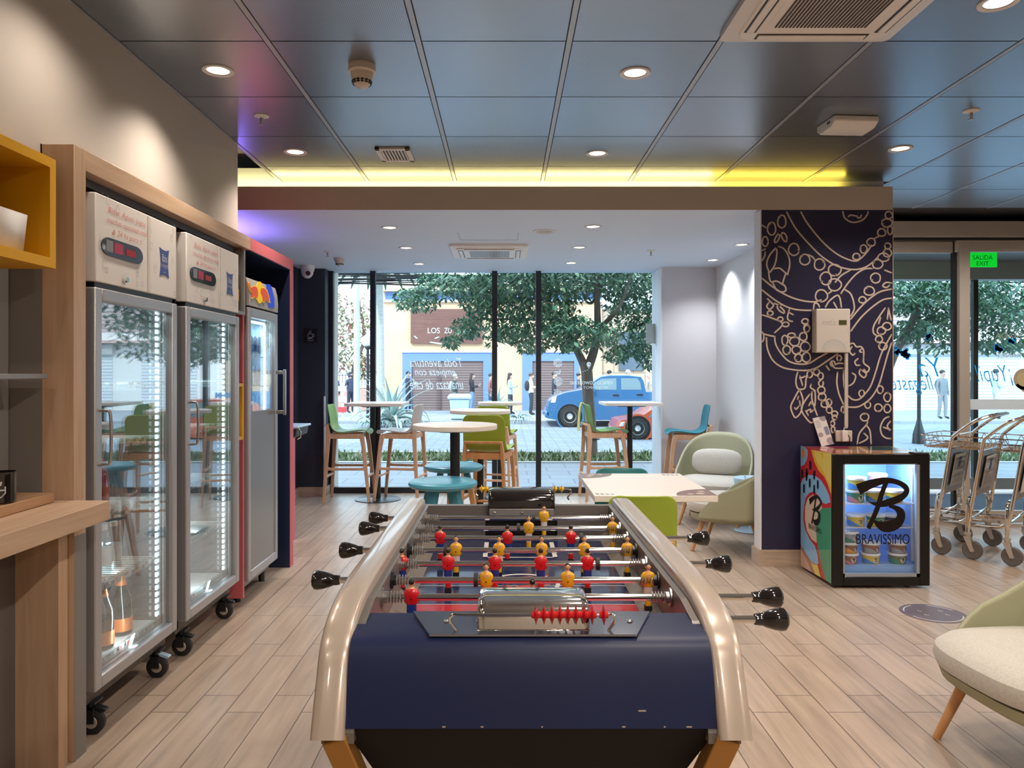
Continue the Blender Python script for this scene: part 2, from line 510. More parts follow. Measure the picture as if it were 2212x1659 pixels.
gtext('ESPACIO COWORKING', 1277, 827, 91, 7)
gtext('WOJO SPOT', 1287, 838, 54, 7, off=-.012)
# striped vertical word and map pin on the glass
mb = MB()
def gp(q): return at(q.x, q.y, 8.654)
def ringp(cx, cy_, rx, ry, a0=0, a1=360, n=22):
    return [(cx + rx * math.cos(R(a0 + (a1 - a0) * i / n)), cy_ + ry * math.sin(R(a0 + (a1 - a0) * i / n))) for i in range(n + 1)]
for k in (3, 6, 9):
    ribbon(mb, ringp(1205, 784, k * .95, k * .95), 1.3, gp)
    ribbon(mb, ringp(1206, 824, k * .95, k * .95), 1.3, gp)
    ribbon(mb, [(1196, 809 - k + 3), (1207, 809 - k + 3), (1212 - k * .3, 806 - k * .6), (1212 - k * .5, 799)], 1.3, gp)
    ribbon(mb, [(1197, 838 + k), (1213, 842 + k), (1197, 846 + k)], 1.3, gp)
for k in (0, 2.5): ribbon(mb, ringp(1272, 787 + k * .2, 4 - k, 4 - k), 2, gp)
ribbon(mb, [(1268, 789), (1272, 796), (1276, 789)], 1.2, gp)
for i in range(9):
    ribbon(mb, [(1228 + i * 5, 797 + abs(i - 4) * -1.8 + 9), (1230.5 + i * 5, 798 + abs(i - 4) * -1.8 + 9)], .9, gp)
mb.done('lettering', M['vinyl'], w, world=True, smooth=False)
MB().box(1.62, 1.735, 8.650, 8.656, 1.72, 1.95).done('lettering', mat('glass_notice', (.55, .66, .66), .6), w, world=True, smooth=False)

# entrance: inner sliding doors, outer doors, vestibule
YI, YO = 6.94, 8.68
e = struct(thing('door_1', 'x', 'door', (4.2, YI, 0))); del e['category'], e['label']
def ebox(n, x0, x1, z0, z1, y0, y1, m='alu', par=None, bev=.004):
    return MB().box(x0, x1, y0, y1, z0, z1).done(n, M[m], par or e, world=True, smooth=False, bevel=bev)
ebox('header', 2.78, 6.9, 2.62, 2.76, 6.80, 7.06)
ebox('track', 2.78, 6.9, 2.596, 2.62, 6.86, 7.02, 'black')
ebox('top_rail', 2.78, 4.13, 2.49, 2.596, 6.92, 6.96)
ebox('top_rail', 4.135, 6.9, 2.492, 2.605, 6.87, 6.91)
ebox('stile', 4.13, 4.17, .02, 2.6, 6.915, 6.965, 'black')
ebox('stile', 4.16, 4.255, .02, 2.605, 6.865, 6.915)
ebox('bottom_rail', 2.78, 4.16, 0, .12, 6.92, 6.96)
ebox('bottom_rail', 4.16, 6.9, .01, .12, 6.87, 6.91)
ebox('pane', 2.78, 4.13, .12, 2.49, 6.938, 6.944, 'glass', bev=0)
ebox('pane', 4.255, 6.9, .12, 2.492, 6.888, 6.894, 'glass', bev=0)
ebox('safety_band', 4.255, 6.9, 1.045, 1.14, 6.884, 6.887, 'vinyl', bev=0)
M['bluevinyl'] = vinyl('blue_vinyl', (.03, .42, 1.0))
M['greyvinyl'] = mat('grey_vinyl', (.42, .42, .40), .5)
M['tanvinyl'] = mat('tan_vinyl', (.42, .36, .27), .5)
gtext('Ya', 2006, 793, 44, 42, M['bluevinyl'], e, 6.93, shear=.4, off=-.012)
gtext('llegaste', 1970, 832, 94, 42, M['bluevinyl'], e, 6.93, shear=.4, off=-.012)
gtext('¡Yupi!', 2147, 812, 84, 48, M['bluevinyl'], e, 6.88, shear=.4, off=-.012)
gtext('ENTRADA', 2192, 725, 84, 12, M['greyvinyl'], e, 6.88, off=-.012)
gtext('ENTRANCE', 2194, 768, 84, 12, M['greyvinyl'], e, 6.88, off=-.012)
mb = MB()
mb.poly([at(2212 + 23 * math.cos(R(a)), 819 + 23 * math.sin(R(a)), 6.882) for a in range(0, 360, 15)])
mb.poly([at(x, y, 6.882) for x, y in ((2193, 832), (2212, 848), (2231, 832), (2212, 820))])
mb.mi = 1
mb.poly([at(2212 + 16 * math.cos(R(a)), 819 + 16 * math.sin(R(a)), 6.8805) for a in range(0, 360, 20)])
mb.done('sticker', [M['tanvinyl'], mat('tan_vinyl_light', (.55, .45, .25), .5)], e, world=True, smooth=False)
mb = MB()
for cx, cy_, s_ in ((1954, 765, 11), (2005, 727, 7), (2160, 752, 10), (2187, 737, 8), (1938, 758, 8)):
    for k in range(4):
        a = rc.random() * 6
        ribbon(mb, [(cx + s_ * math.cos(a), cy_ + s_ * math.sin(a)), (cx - s_ * .5 * math.cos(a + .8), cy_ - s_ * .5 * math.sin(a + .8))], s_ * .7, lambda q: at(q.x, q.y, 6.93 if q.x < 2060 else 6.88))
mb.done('sticker', M['bluevinyl'], e, world=True, smooth=False)
g = struct(thing('door_2', 'x', 'door', (5.4, YO, 0))); del g['category'], g['label']
ebox('header', 2.78, 6.95, 2.456, 2.75, 8.6, 8.76, par=g)
ebox('stile', 5.40, 5.455, 0, 2.456, 8.65, 8.71, 'black', g)
ebox('stile', 4.05, 4.10, 0, 2.456, 8.65, 8.71, 'alu', g)
ebox('bottom_rail', 2.78, 6.9, .04, .17, 8.65, 8.71, par=g)
ebox('pane', 2.78, 5.4, .17, 2.456, 8.678, 8.684, 'glass', g, 0)
ebox('pane', 5.455, 6.9, .17, 2.456, 8.678, 8.684, 'glass', g, 0)
struct(MB().box(2.774, 6.9, 7.06, 8.7, 2.66, 2.74).done('ceiling_vestibule', M['greymetal'], smooth=False))
tag(MB().box(4.3, 6.7, 7.15, 8.5, 0, .012).done('door_mat', mat('mat_blue', (.08, .10, .14), .95), smooth=False), 'dark blue grey door mat between the two glass doors', 'mat')
# exit sign between the doors
x = thing('exit_sign', 'bright green lit exit sign hanging behind the glass door', 'sign', (4.79, 7.5, 2.45))
MB().box(4.62, 4.91, 7.49, 7.51, 2.44, 2.66).done('panel', mat('exit_green', (.0, .35, .03), .4, emit=(.0, .55, .02), es=.9), x, world=True)
M['exitink'] = mat('exit_ink', (.0, .10, .02), .5)
text('lettering', 'SALIDA', M['exitink'], MX((4.765, 7.488, 2.535), (1, 0, 0), (0, 0, 1)), .20, .045, x)
text('lettering', 'EXIT', M['exitink'], MX((4.765, 7.488, 2.475), (1, 0, 0), (0, 0, 1)), .12, .04, x)

# ---------------- mural line drawing ----------------
mb = MB()
lift = [0]
def mp_(q): return at(1640 + q.x / 6.143, 450 + q.y / 6.143, 5.3725 - lift[0])
def L(pts, dy=0, wd=21):
    lift[0] += 1.2e-5
    ribbon(mb, smooth_pts([(x, y + dy) for x, y in pts], 5), wd, mp_)
def E(x, y, rx, ry, dy=0, wd=20):
    a0 = rc.uniform(0, 360)
    lift[0] += 1.2e-5
    P = [(x + rx * (1 + .05 * math.sin(i)) * math.cos(R(a0 + i * 18)), y + dy + ry * math.sin(R(a0 + i * 18))) for i in range(20)]
    ribbon(mb, P, wd, mp_)
    if rx > 42: L([(P[-1][0], P[-1][1] - dy), (x + (P[-1][0] - x) * .75, (P[-1][1] - dy) * .8 + y * .2)], dy)
for s_ in ([(365,50),(480,260),(640,450),(820,630),(1000,750),(1150,800),(1280,812),(1400,785),(1500,720),(1560,660)],
 [(555,50),(640,200),(800,400),(950,545),(1100,645),(1260,700),(1340,670),(1430,580),(1490,490)],
 [(1110,45),(1130,120),(1200,175),(1280,185),(1370,155),(1430,90),(1445,45)],[(1185,110),(1215,90),(1300,105)],[(1305,125),(1345,120),(1355,90)],
 [(1530,400),(1590,370)],[(265,325),(215,390),(205,450),(240,440),(270,380),(265,325)],[(280,330),(320,420),(360,440),(365,380),(330,330),(280,330)],
 [(640,615),(700,640),(735,680)],[(225,520),(140,620),(100,730),(125,830),(150,840),(210,740),(235,600),(225,520)],
 [(255,505),(330,540),(390,640),(405,750),(375,880)],[(200,800),(270,795),(330,840),(375,880)],[(125,840),(150,970),(230,965),(310,1010)],
 [(350,870),(320,960),(310,1010)],[(180,985),(230,1080),(310,1110),(355,1085),(340,1030),(310,1010)],
 [(40,930),(150,1020),(300,1120),(450,1190),(600,1230),(740,1240),(820,1215)],[(40,1085),(200,1210),(350,1300),(500,1345),(700,1355)],
 [(1210,820),(1090,890),(1010,980)],[(1505,798),(1400,805),(1290,870),(1180,990),(1085,1130)],[(1140,1080),(1210,1130),(1250,1230),(1260,1340),(1215,1430)],
 [(880,1310),(930,1230),(1030,1155),(1070,1190),(1090,1310)],[(990,1250),(1030,1320)],[(920,1130),(970,1090)],[(720,1340),(735,1260),(780,1270),(800,1310)],
 [(1755,1072),(1640,1095),(1560,1130),(1440,1220),(1320,1340),(1215,1470)],[(1755,1192),(1640,1215),(1500,1310),(1350,1450),(1215,1630)],
 [(1755,990),(1680,985),(1640,1030),(1690,1050),(1730,1020)],[(1665,820),(1755,855)],[(1670,1325),(1590,1440),(1520,1560),(1515,1650),(1560,1690)],
 [(1715,1325),(1750,1480)],[(1715,1340),(1700,1470)],[(1610,1450),(1585,1530)],[(110,1200),(160,1250),(190,1290),(140,1340),(100,1300),(130,1250)],
 [(200,1260),(260,1290),(330,1360),(320,1390),(260,1350),(240,1300),(290,1290)],[(400,1340),(375,1450),(400,1490),(440,1500)],[(40,1415),(150,1450),(310,1530),(205,1650)],[(390,1380),(450,1410)],
 [(40,225),(85,255)],[(40,560),(80,540)],[(80,580),(70,640),(40,690)]):
    L(s_)
for s_ in ((1720,90,50,48),(1695,195,70,55),(1735,290,32,58),(1625,320,55,50),(1485,450,55,52),(1385,540,45,55),(1290,640,48,42),(1705,500,40,40),(1700,590,55,55),(1650,650,75,55),(1570,740,68,60),(1545,925,65,65),(1460,1095,68,58),(1370,1215,48,42),
 (300,175,55,85),(165,270,55,85),(80,440,38,65),(460,545,70,80),(605,680,68,70),(800,745,70,75),(1000,820,85,75),(885,930,75,85),(1000,1015,88,80),(825,1160,80,80),
 (1695,1565,58,50),(1620,1625,55,50),(1590,1735,45,45),(1640,1830,55,50),(145,1390,38,30),(280,1470,35,28),(350,1540,45,30),(610,1500,45,35),(630,1590,40,55)):
    E(*s_)
D = 1536
for s_ in ([(95,180),(110,330),(180,480),(300,570),(450,605),(620,615),(760,580),(900,490),(1040,395)],[(205,170),(220,270),(290,390),(390,490),(520,530),(660,520),(780,450),(910,380)],[(40,105),(60,130),(130,150),(210,165)],[(60,140),(60,200),(40,235)],
 [(510,640),(490,720),(490,800),(520,860),(590,860),(615,820),(620,740),(640,680)],[(540,690),(575,815)],[(540,720),(620,690)],[(530,870),(470,980),(420,1090),(440,1180),(480,1240),(540,1190),(565,1120),(580,1000),(540,880)],[(520,960),(510,1000)],[(535,1020),(545,1080)],[(470,1110),(490,1130),(525,1090)],
 [(670,930),(600,1030),(560,1130),(610,1230),(690,1310),(750,1250)],[(700,900),(700,1000),(740,1130),(770,1210)],[(740,880),(745,1000),(735,1100)],[(660,1080),(690,1030),(700,1060)],[(620,1150),(650,1210)],[(620,1160),(680,1130),(680,1170),(720,1140)],[(690,800),(680,840),(720,870),(740,900)],
 [(1205,265),(1250,255),(1290,300),(1350,300),(1385,350),(1385,430)],[(1230,300),(1200,360),(1240,410),(1270,390)],[(1360,330),(1330,360),(1365,375)],[(1310,460),(1270,500),(1290,545),(1335,545)],[(1385,450),(1390,520),(1460,580),(1430,640),(1390,600)],[(1340,600),(1330,660),(1390,710),(1420,660),(1360,610)],[(1235,650),(1280,690),(1250,780),(1190,820)],
 [(1180,950),(1240,1000),(1320,1000),(1400,930),(1480,820),(1550,620),(1600,450),(1650,330),(1755,140)],[(1175,1100),(1300,1100),(1400,1050),(1500,960),(1590,800),(1650,600),(1700,420),(1755,250)],[(1040,640),(1030,780),(1060,930),(1120,1070)],[(1120,610),(1120,750),(1130,850)],
 [(1440,1290),(1420,1340),(1330,1450),(1300,1590)],[(1420,1340),(1470,1420),(1485,1590)],[(1390,1450),(1440,1500),(1410,1540),(1330,1580)],[(1720,1230),(1660,1260),(1610,1360),(1625,1460),(1680,1510),(1745,1520)],[(1650,1370),(1740,1400)],[(1740,1290),(1700,1350),(1730,1410)],[(890,555),(930,610)],[(960,500),(1000,580),(1120,585)],[(1000,540),(1060,520),(1120,525)]):
    L(s_, D)
for s_ in ((585,165,50,55),(610,300,65,65),(495,345,60,55),(470,230,65,60),(340,215,40,65),(365,345,50,58),(520,450,48,52),(625,440,55,65),(430,150,50,30),(630,60,35,45),(670,665,35,45),(760,640,40,40),(815,690,35,45),(820,790,30,40),(825,880,48,50),(835,965,50,52),(870,1060,50,45),(925,1040,35,45),(930,1140,38,42),(1000,1190,40,35),(1000,1240,30,30),(975,1320,25,35),(980,1400,25,40),
 (1360,920,35,45),(1440,1075,38,42),(1605,870,40,50),(1580,1110,50,50),(1700,970,45,60),(1700,1120,45,55),(1400,1235,55,50),(1110,1135,22,42),(975,525,30,35),(1060,450,30,35)):
    E(*s_, D)
struct(mb.done('trim_6', M['muralline'], smooth=False))

# ---------------- things on the ceilings ----------------
DL = [(-1.329, 3.468), (-1.33, 4.745), (.604, 3.495), (.584, 4.775), (2.462, 4.676), (1.86, 2.83)]
hid = [(-1.33, 2.62), (-1.33, .9), (-1.33, -.4), (.6, 2.2), (.6, .9), (.6, -.4), (2.46, 1.5), (2.46, .2), (4.4, 4.7), (4.4, 3.2), (4.4, 1.6), (4.4, 0), (-1.33, -1.7), (.6, -1.7), (3.2, -1.7), (5.4, 5.6), (3.4, 5.9)]
AL = [(-.936, 6.06), (-.934, 7.04), (-.93, 8.07), (.703, 6.02), (.688, 7.01), (.70, 8.0), (2.16, 6.86), (2.154, 7.8)]
def make_downlight():
    t = thing('downlight', 'x', 'ceiling light', (0, 0, 0), 0, 'recessed ceiling spotlights')
    MB().lathe([(.052, .004), (.068, .004), (.072, 0), (.070, -.005), (.052, -.003), (.050, .004)], 28).done('trim_ring', M['white'], t)
    MB().lathe([(.0, .001), (.052, .001), (.052, .006), (0, .006)], 28).done('lens', M['lamp'], t)
    return t
dl0 = make_downlight()
sp = bpy.data.lights.new('downlight_beam', 'SPOT')
sp.energy = 52; sp.color = (1, .87, .75); sp.spot_size = R(125); sp.spot_blend = .8; sp.shadow_soft_size = .05
sp2 = sp.copy(); sp2.energy = 50; sp2.color = (.93, .96, 1)
DLAB = ['warm round ceiling spotlight above the wood fridge cabinet, nearer one', 'warm round ceiling spotlight near the yellow cove, left of the vent', 'round ceiling spotlight in a ribbed tile, right of the smoke detector', 'round ceiling spotlight close to the middle of the yellow cove', 'round ceiling spotlight right of the flat white sensor box', 'ceiling spotlight at the top right edge beside the large air conditioner']
ALAB = ['alcove spotlight, front of the left row of three', 'alcove spotlight, middle of the left row of three', 'alcove spotlight, window end of the left row of three', 'alcove spotlight, front of the right row of three', 'alcove spotlight, middle of the right row of three', 'alcove spotlight, window end of the right row of three', 'alcove spotlight by the right wall, nearer the mural pillar', 'alcove spotlight by the right wall, nearer the window']
first = True
for pos, z, d, lab in [(p, CZ - .001, sp, l) for p, l in zip(DL, DLAB)] + [(p, AZ - .001, sp2, l) for p, l in zip(AL, ALAB)]:
    o = dl0 if first else dup(dl0)
    first = False
    o.location = (pos[0], pos[1], z); o['label'] = lab
    q = bpy.data.objects.new('downlight_beam', d); C.objects.link(q); q.location = (pos[0], pos[1], z - .012)
sp3 = sp.copy(); sp3.energy = 22; sp3.spot_size = R(150)
sp4 = sp.copy(); sp4.energy = 58; sp4.spot_size = R(165); sp4.spot_blend = .5
for pos in hid:                                     # unseen lamps carrying on the ceiling grid, cones widened to fill upright faces
    q = bpy.data.objects.new('downlight_beam', sp3 if pos[0] < 0 else sp4); C.objects.link(q); q.location = (pos[0], pos[1], CZ - .012)
# light strips: yellow cove, purple above the cabinets
def area(name, loc, rot, sx, sy, en, col):
    l = bpy.data.lights.new(name, 'AREA'); l.shape = 'RECTANGLE'; l.size = sx; l.size_y = sy; l.energy = en; l.color = col
    q = bpy.data.objects.new(name, l); C.objects.link(q); q.location = loc; q.rotation_euler = rot
    return q
area('cove_led', (-.3, 5.43, 2.725), (R(180), 0, 0), 3.6, .02, 7.5, (1, .78, .30))
area('cove_led', (1.98, 5.43, 2.725), (R(180), 0, 0), .96, .02, 1.7, (1, .66, .07))
area('purple_led', (-2.25, 5.95, 2.2), (R(180), R(-12), 0), .05, .8, 7, (.34, .20, 1))

def smoke(loc, label):
    t = thing('smoke_detector', label, 'smoke detector', loc)
    MB().lathe([(.062, 0), (.062, -.028), (.056, -.034), (.05, -.036)], 26).done('base', M['cream'], t)
    MB().lathe([(.052, -.034), (.050, -.05), (.038, -.085), (.030, -.092), (.02, -.10), (0, -.102)], 26).done('sensor_head', M['cream'], t)
    mb = MB()
    for k in range(14):
        a = 2 * PI * k / 14
        for z in (-.074, -.083):
            r_ = .043 if z > -.08 else .040
            mb.box(-.006, .006, -.003, .003, -.003, .003, Matrix.Translation((r_ * math.cos(a), r_ * math.sin(a), z)) @ Matrix.Rotation(a + PI / 2, 4, 'Z'))
    mb.done('vent_slot', M['black'], t, smooth=False)
    return t
smoke((-.654, 3.416, CZ), 'large beige smoke detector on the grey tiled ceiling')
smoke((-1.70, 7.68, AZ), 'small pale smoke detector on alcove ceiling by the window').scale = (.9, .9, .8)
def sprinkler(loc, label, m):
    t = thing('sprinkler', label, 'sprinkler', loc)
    MB().lathe([(.04, 0), (.04, -.004), (.02, -.012), (.012, -.012)], 20).done('flange', M['white'], t)
    MB().lathe([(.009, -.01), (.009, -.028), (.006, -.034), (.006, -.045), (.016, -.046), (.016, -.049), (0, -.049)], 14).done('nozzle', m, t)
sprinkler((-1.327, 4.08, CZ), 'ceiling sprinkler head between the two left spotlights', M['steel'])
sprinkler((2.483, 4.0, CZ), 'ceiling sprinkler head at the right, near the sensor box', M['steel'])
sprinkler((-1.72, 7.25, AZ), 'alcove sprinkler head above the navy wall', M['steel'])
sprinkler((1.394, 7.19, AZ), 'alcove sprinkler head at right of the cassette unit', M['steel'])
t = thing('air_vent', 'small white slatted vent in the ceiling near the cove', 'vent', (-.704, 4.785, CZ))
mb = MB(); mb.mi = 0
a, b = .108, .14
mb.box(-a, a, -b, -b + .03, -.014, 0).box(-a, a, b - .03, b, -.014, 0).box(-a, -a + .03, -b, b, -.014, 0).box(a - .03, a, -b, b, -.014, 0)
mb.done('frame', M['white'], t, bevel=.002)
for k in range(8):
    MB().box(-.07 + k * .02 - .004, -.07 + k * .02 + .004, -b + .03, b - .03, -.012, -.002).done('slat', M['white'], t, smooth=False)
MB().box(-a + .02, a - .02, -b + .02, b - .02, -.002, 0).done('backing', M['black'], t, smooth=False)
t = thing('sensor_box', 'flat white wedge shaped box on the ceiling', 'sensor', (1.90, 4.17, CZ), R(4))
MB().prism([(-.10, 0), (-.10, -.03), (-.06, -.055), (.06, -.06), (.10, -.035), (.10, 0)], -.125, .125, 'x').done('housing', M['white'], t, bevel=.006, seg=3)
MB().box(-.127, -.1245, -.05, -.02, -.03, -.016).done('port', M['black'], t, smooth=False)
def cassette(loc, label, s=1.0, m='acwhite', logo=False):
    t = thing('air_conditioner', label, 'air conditioner', loc)
    h = .35 * s
    def rr(hx, hy, r_, z):
        return [Vector((sx * (hx - r_) + r_ * math.cos(a), sy * (hy - r_) + r_ * math.sin(a), z)) for sx, sy, a0 in ((1, 1, 0), (-1, 1, 90), (-1, -1, 180), (1, -1, 270)) for a in [R(a0 + q * 18) for q in range(6)]]
    MB().loft([rr(h, h, .03, 0), rr(h, h, .03, -.022), rr(h - .02, h - .02, .03, -.03)]).done('panel', M[m], t)
    MB().loft([rr(h * .86, h * .86, .06, -.028), rr(h * .84, h * .84, .06, -.040)]).done('cover', M['acwhite'], t)
    for k in range(4):
        Mr = Matrix.Rotation(k * PI / 2, 4, 'Z')
        MB().box(-h * .62, h * .62, h * .70, h * .79, -.046, -.038, Mr).done('louvre', M['acwhite'], t, bevel=.004)
        MB().box(-h * .64, h * .64, h * .675, h * .81, -.0415, -.036, Mr).done('slot', M['black'], t, smooth=False)
    MB().box(-h * .60, h * .60, -h * .60, h * .60, -.042, -.036).done('grille_frame', M['acwhite'], t, bevel=.003)
    mb = MB()
    for k in range(26):
        x_ = -h * .5 + k * h * 1.0 / 25
        mb.box(x_ - h * .011, x_ + h * .011, -h * .5, h * .5, -.0445, -.0415)
    mb.done('grille', M['blackmetal'] if not logo else mat('grille_dark', (.06, .05, .045), .6), t, smooth=False)  # bars dark brown on the badged unit, black on the other
    if logo:
        mb = MB(); mb.lathe([(.0, -.0433), (.013, -.0433), (.013, -.0425), (0, -.0425)], 16, (h * .66, -h * .25, 0)); mb.done('badge', M['greyink'], t)
        text('lettering', 'LG', M['greyink'], MX((h * .66 + loc[0], -h * .25 + .03 + loc[1], -.0425 + loc[2]), (-1, 0, 0), (0, 1, 0)), .022, .02, t)
    return t
cassette((1.235, 2.77, CZ), 'large white ceiling air conditioner at the top right', 1.0, 'white', True)
cassette((-.15, 7.17, AZ), 'white ceiling air conditioner in the alcove', 1.03)
t = thing('ceiling_speaker', 'round white ceiling speaker right of the alcove air conditioner', 'speaker', (.322, 6.22, AZ))
MB().lathe([(.098, 0), (.098, -.004), (.088, -.008), (.085, -.005)], 30).done('rim', M['white'], t)
MB().lathe([(.086, -.004), (.05, -.006), (0, -.006)], 30).done('grille', mat('speaker_mesh', (.5, .5, .52), .7), t)
struct(MB().box(-.40, -.396, 6.28, 6.62, AZ - .002, AZ).box(.105, .109, 6.28, 6.62, AZ - .002, AZ).box(-.40, .109, 6.62, 6.624, AZ - .002, AZ).done('trim_7', M['greyink'], smooth=False))
t = thing('security_camera', 'white dome security camera above the navy wall', 'camera', (-2.17, 8.22, AZ))
MB().lathe([(.075, 0), (.075, -.03), (.07, -.06)], 26).done('base', M['white'], t)
MB().ell((0, -.01, -.065), (.066, .066, .075), 22, 14).done('dome', M['white'], t)
MB().cyl((.02, -.055, -.085), (.025, -.078, -.092), .026).done('lens', M['gloss'], t)
t = thing('coffee_sign', 'square black sign with a white steaming cup on navy wall', 'sign', (-2.188, 8.43, 1.80))
MB().box(-.076, .076, -.006, 0, -.078, .078).done('plate', M['black'], t, bevel=.002)
mb = MB()
f_ = lambda q: Vector((q.x, -.0075, q.y))
ribbon(mb, [(-.030, .022), (-.030, -.008), (-.022, -.020), (.012, -.020), (.020, -.008), (.020, .022), (-.030, .022)], .007, f_)
ribbon(mb, smooth_pts([(.020, .014), (.036, .014), (.036, -.008), (.018, -.008)], 4), .006, f_)
ribbon(mb, [(-.036, -.032), (.026, -.032)], .007, f_)
for dx in (-.012, .004): ribbon(mb, smooth_pts([(dx, .032), (dx - .005, .040), (dx + .003, .048), (dx, .058)], 4), .005, f_)
mb.done('pictogram', M['vinyl'], t, smooth=False)
text('lettering', 'Cafetería', M['vinyl'], MX((-2.188, 8.4225, 1.748), (1, 0, 0), (0, 0, 1)), .07, .016, t)
# ---------------- left side: shelving, fridges ----------------
def atX(px, py, X):
    Y = X * F / (px - VX)
    return Vector((X, Y, HC - (py - VY) * Y / F))
XF = -1.53
M['darkside'] = mat('fridge_side', (.075, .062, .050), .45)  # dark grey side, brown of the reflected wood put into its colour
M['greypanel'] = mat('grey_laminate', (.19, .175, .165), .5)
M['yellow'] = mat('yellow_laminate', (.72, .37, .005), .5)
M['pinkred'] = mat('coral_laminate', (.60, .13, .15), .5)
M['navylam'] = mat('navy_laminate', (.012, .022, .06), .35)
s = thing('fridge_surround', 'oak framed niche surround holding the two drink fridges', 'cabinet frame', (-1.9, 3.6, 0))
MB().box(-1.645, XF, 2.66, 2.735, .0, 2.193).done('side_panel', M['wood'], s, world=True, bevel=.002)
MB().box(XF, XF + .001, 2.661, 2.735, 0, .80).done('edge_strip', M['greypanel'], s, world=True, smooth=False)
MB().box(-1.645, XF, 2.735, 4.50, 2.117, 2.193).done('header', M['woodh'], s, world=True, bevel=.002)
MB().box(-2.3, -1.645, 2.66, 2.735, 0, 2.12).done('inner_panel', M['greypanel'], s, world=True, smooth=False)
MB().box(-2.34, -2.3, 2.66, 4.28, 0, 2.19).done('back_panel', M['black'], s, world=True, smooth=False)
MB().box(-2.3, -1.645, 2.735, 4.5, 2.117, 2.19).done('soffit', M['wooddk'], s, world=True, smooth=False)
MB().box(-1.60, -1.585, 2.74, 4.4, 2.085, 2.117).done('track', M['blackmetal'], s, world=True, smooth=False)
s = thing('red_niche', 'coral and navy cabinet niche around the energy drink fridge', 'cabinet frame', (-1.9, 4.95, 0))
MB().box(-2.3, XF, 4.50, 5.41, 2.117, 2.193).done('header', M['pinkred'], s, world=True, bevel=.002)
MB().box(-2.3, XF - .002, 4.50, 5.33, 2.112, 2.117).done('lining', M['navylam'], s, world=True, smooth=False)
MB().box(-2.3, XF, 5.33, 5.41, 0, 2.117).done('side_panel', M['pinkred'], s, world=True, bevel=.002)
MB().box(-2.3, XF - .002, 5.322, 5.33, .0, 2.117).done('lining', M['navylam'], s, world=True, smooth=False)
MB().box(-2.3, -1.55, 4.425, 4.45, .05, 2.112).done('divider', M['pinkred'], s, world=True, smooth=False)
MB().box(-2.3, -2.28, 4.30, 4.425, .05, 2.1).done('back_panel', M['pinkred'], s, world=True, smooth=False)
MB().box(-2.34, -2.3, 4.50, 5.41, 0, 2.19).done('back_panel', M['navylam'], s, world=True, smooth=False)
mb = MB(); mb.box(-1.9, -1.535, 4.40, 4.424, 1.74, 2.10).box(-1.9, -1.535, 4.29, 4.424, 1.72, 1.74)
mb.done('grey_cubby', M['greymetal'], s, world=True, smooth=False)
mb = MB(); mb.box(-1.85, -1.545, 4.405, 4.422, .99, 1.32).box(-1.85, -1.545, 4.30, 4.405, 1.30, 1.32).box(-1.85, -1.545, 4.30, 4.405, .99, 1.01).box(-1.85, -1.83, 4.3, 4.405, 1.01, 1.30)
mb.done('yellow_cubby', M['yellow'], s, world=True, smooth=False)
t = thing('snack_bag', 'white snack bag standing in the small yellow cubby', 'bag', (-1.585, 4.355, 1.01))
MB().loft([[Vector((x * a, y * b, z)) for x, y in ((-1, -1), (1, -1), (1, 1), (-1, 1))] for a, b, z in ((.03, .04, 0), (.034, .044, .06), (.03, .042, .14), (.012, .04, .18), (.004, .04, .19))]).done('pouch', M['paper'], t, sub=1)
t = thing('coffee_bag', 'black and yellow bag leaning in the grey cubby', 'bag', (-1.60, 4.345, 1.74))
MB().loft([[Vector((x * a, y * b, z)) for x, y in ((-1, -1), (1, -1), (1, 1), (-1, 1))] for a, b, z in ((.04, .04, 0), (.045, .045, .08), (.04, .042, .16), (.012, .04, .23))]).done('pouch', M['gloss'], t, sub=1)
MB().box(.030, .047, -.03, .03, .06, .13).done('paper_label', M['yellow'], t, bevel=.003)
# pink half-height cabinet beyond, with a blue-topped console
t = thing('half_cabinet', 'coral half height cabinet behind the red niche', 'cabinet', (-2.0, 5.85, 0))
MB().box(-2.325, -1.75, 5.44, 6.24, 0, .86).done('body', M['pinkred'], t, world=True, bevel=.002)
MB().box(-2.325, -1.74, 5.43, 6.25, .86, .872).done('top', M['pinkred'], t, world=True, bevel=.002)
t = thing('waste_console', 'dark console with pale blue lid on the coral cabinet', 'dispenser', (-1.85, 5.9, .872))
MB().prism([(-2.2, .872), (-1.66, .872), (-1.61, .895), (-1.60, .955), (-2.2, .955)], 5.75, 6.1, 'y').done('body', mat('console_navy', (.02, .035, .05), .4), t, world=True, bevel=.008)
MB().box(-2.22, -1.585, 5.72, 6.12, .955, .972).done('lid', M['paleblue'], t, world=True, bevel=.006)
MB().tube([(-1.60, 5.80, .95), (-1.585, 5.80, .93), (-1.585, 5.80, .885), (-1.61, 5.80, .87)], .006).done('handle', M['chrome'], t, world=True)

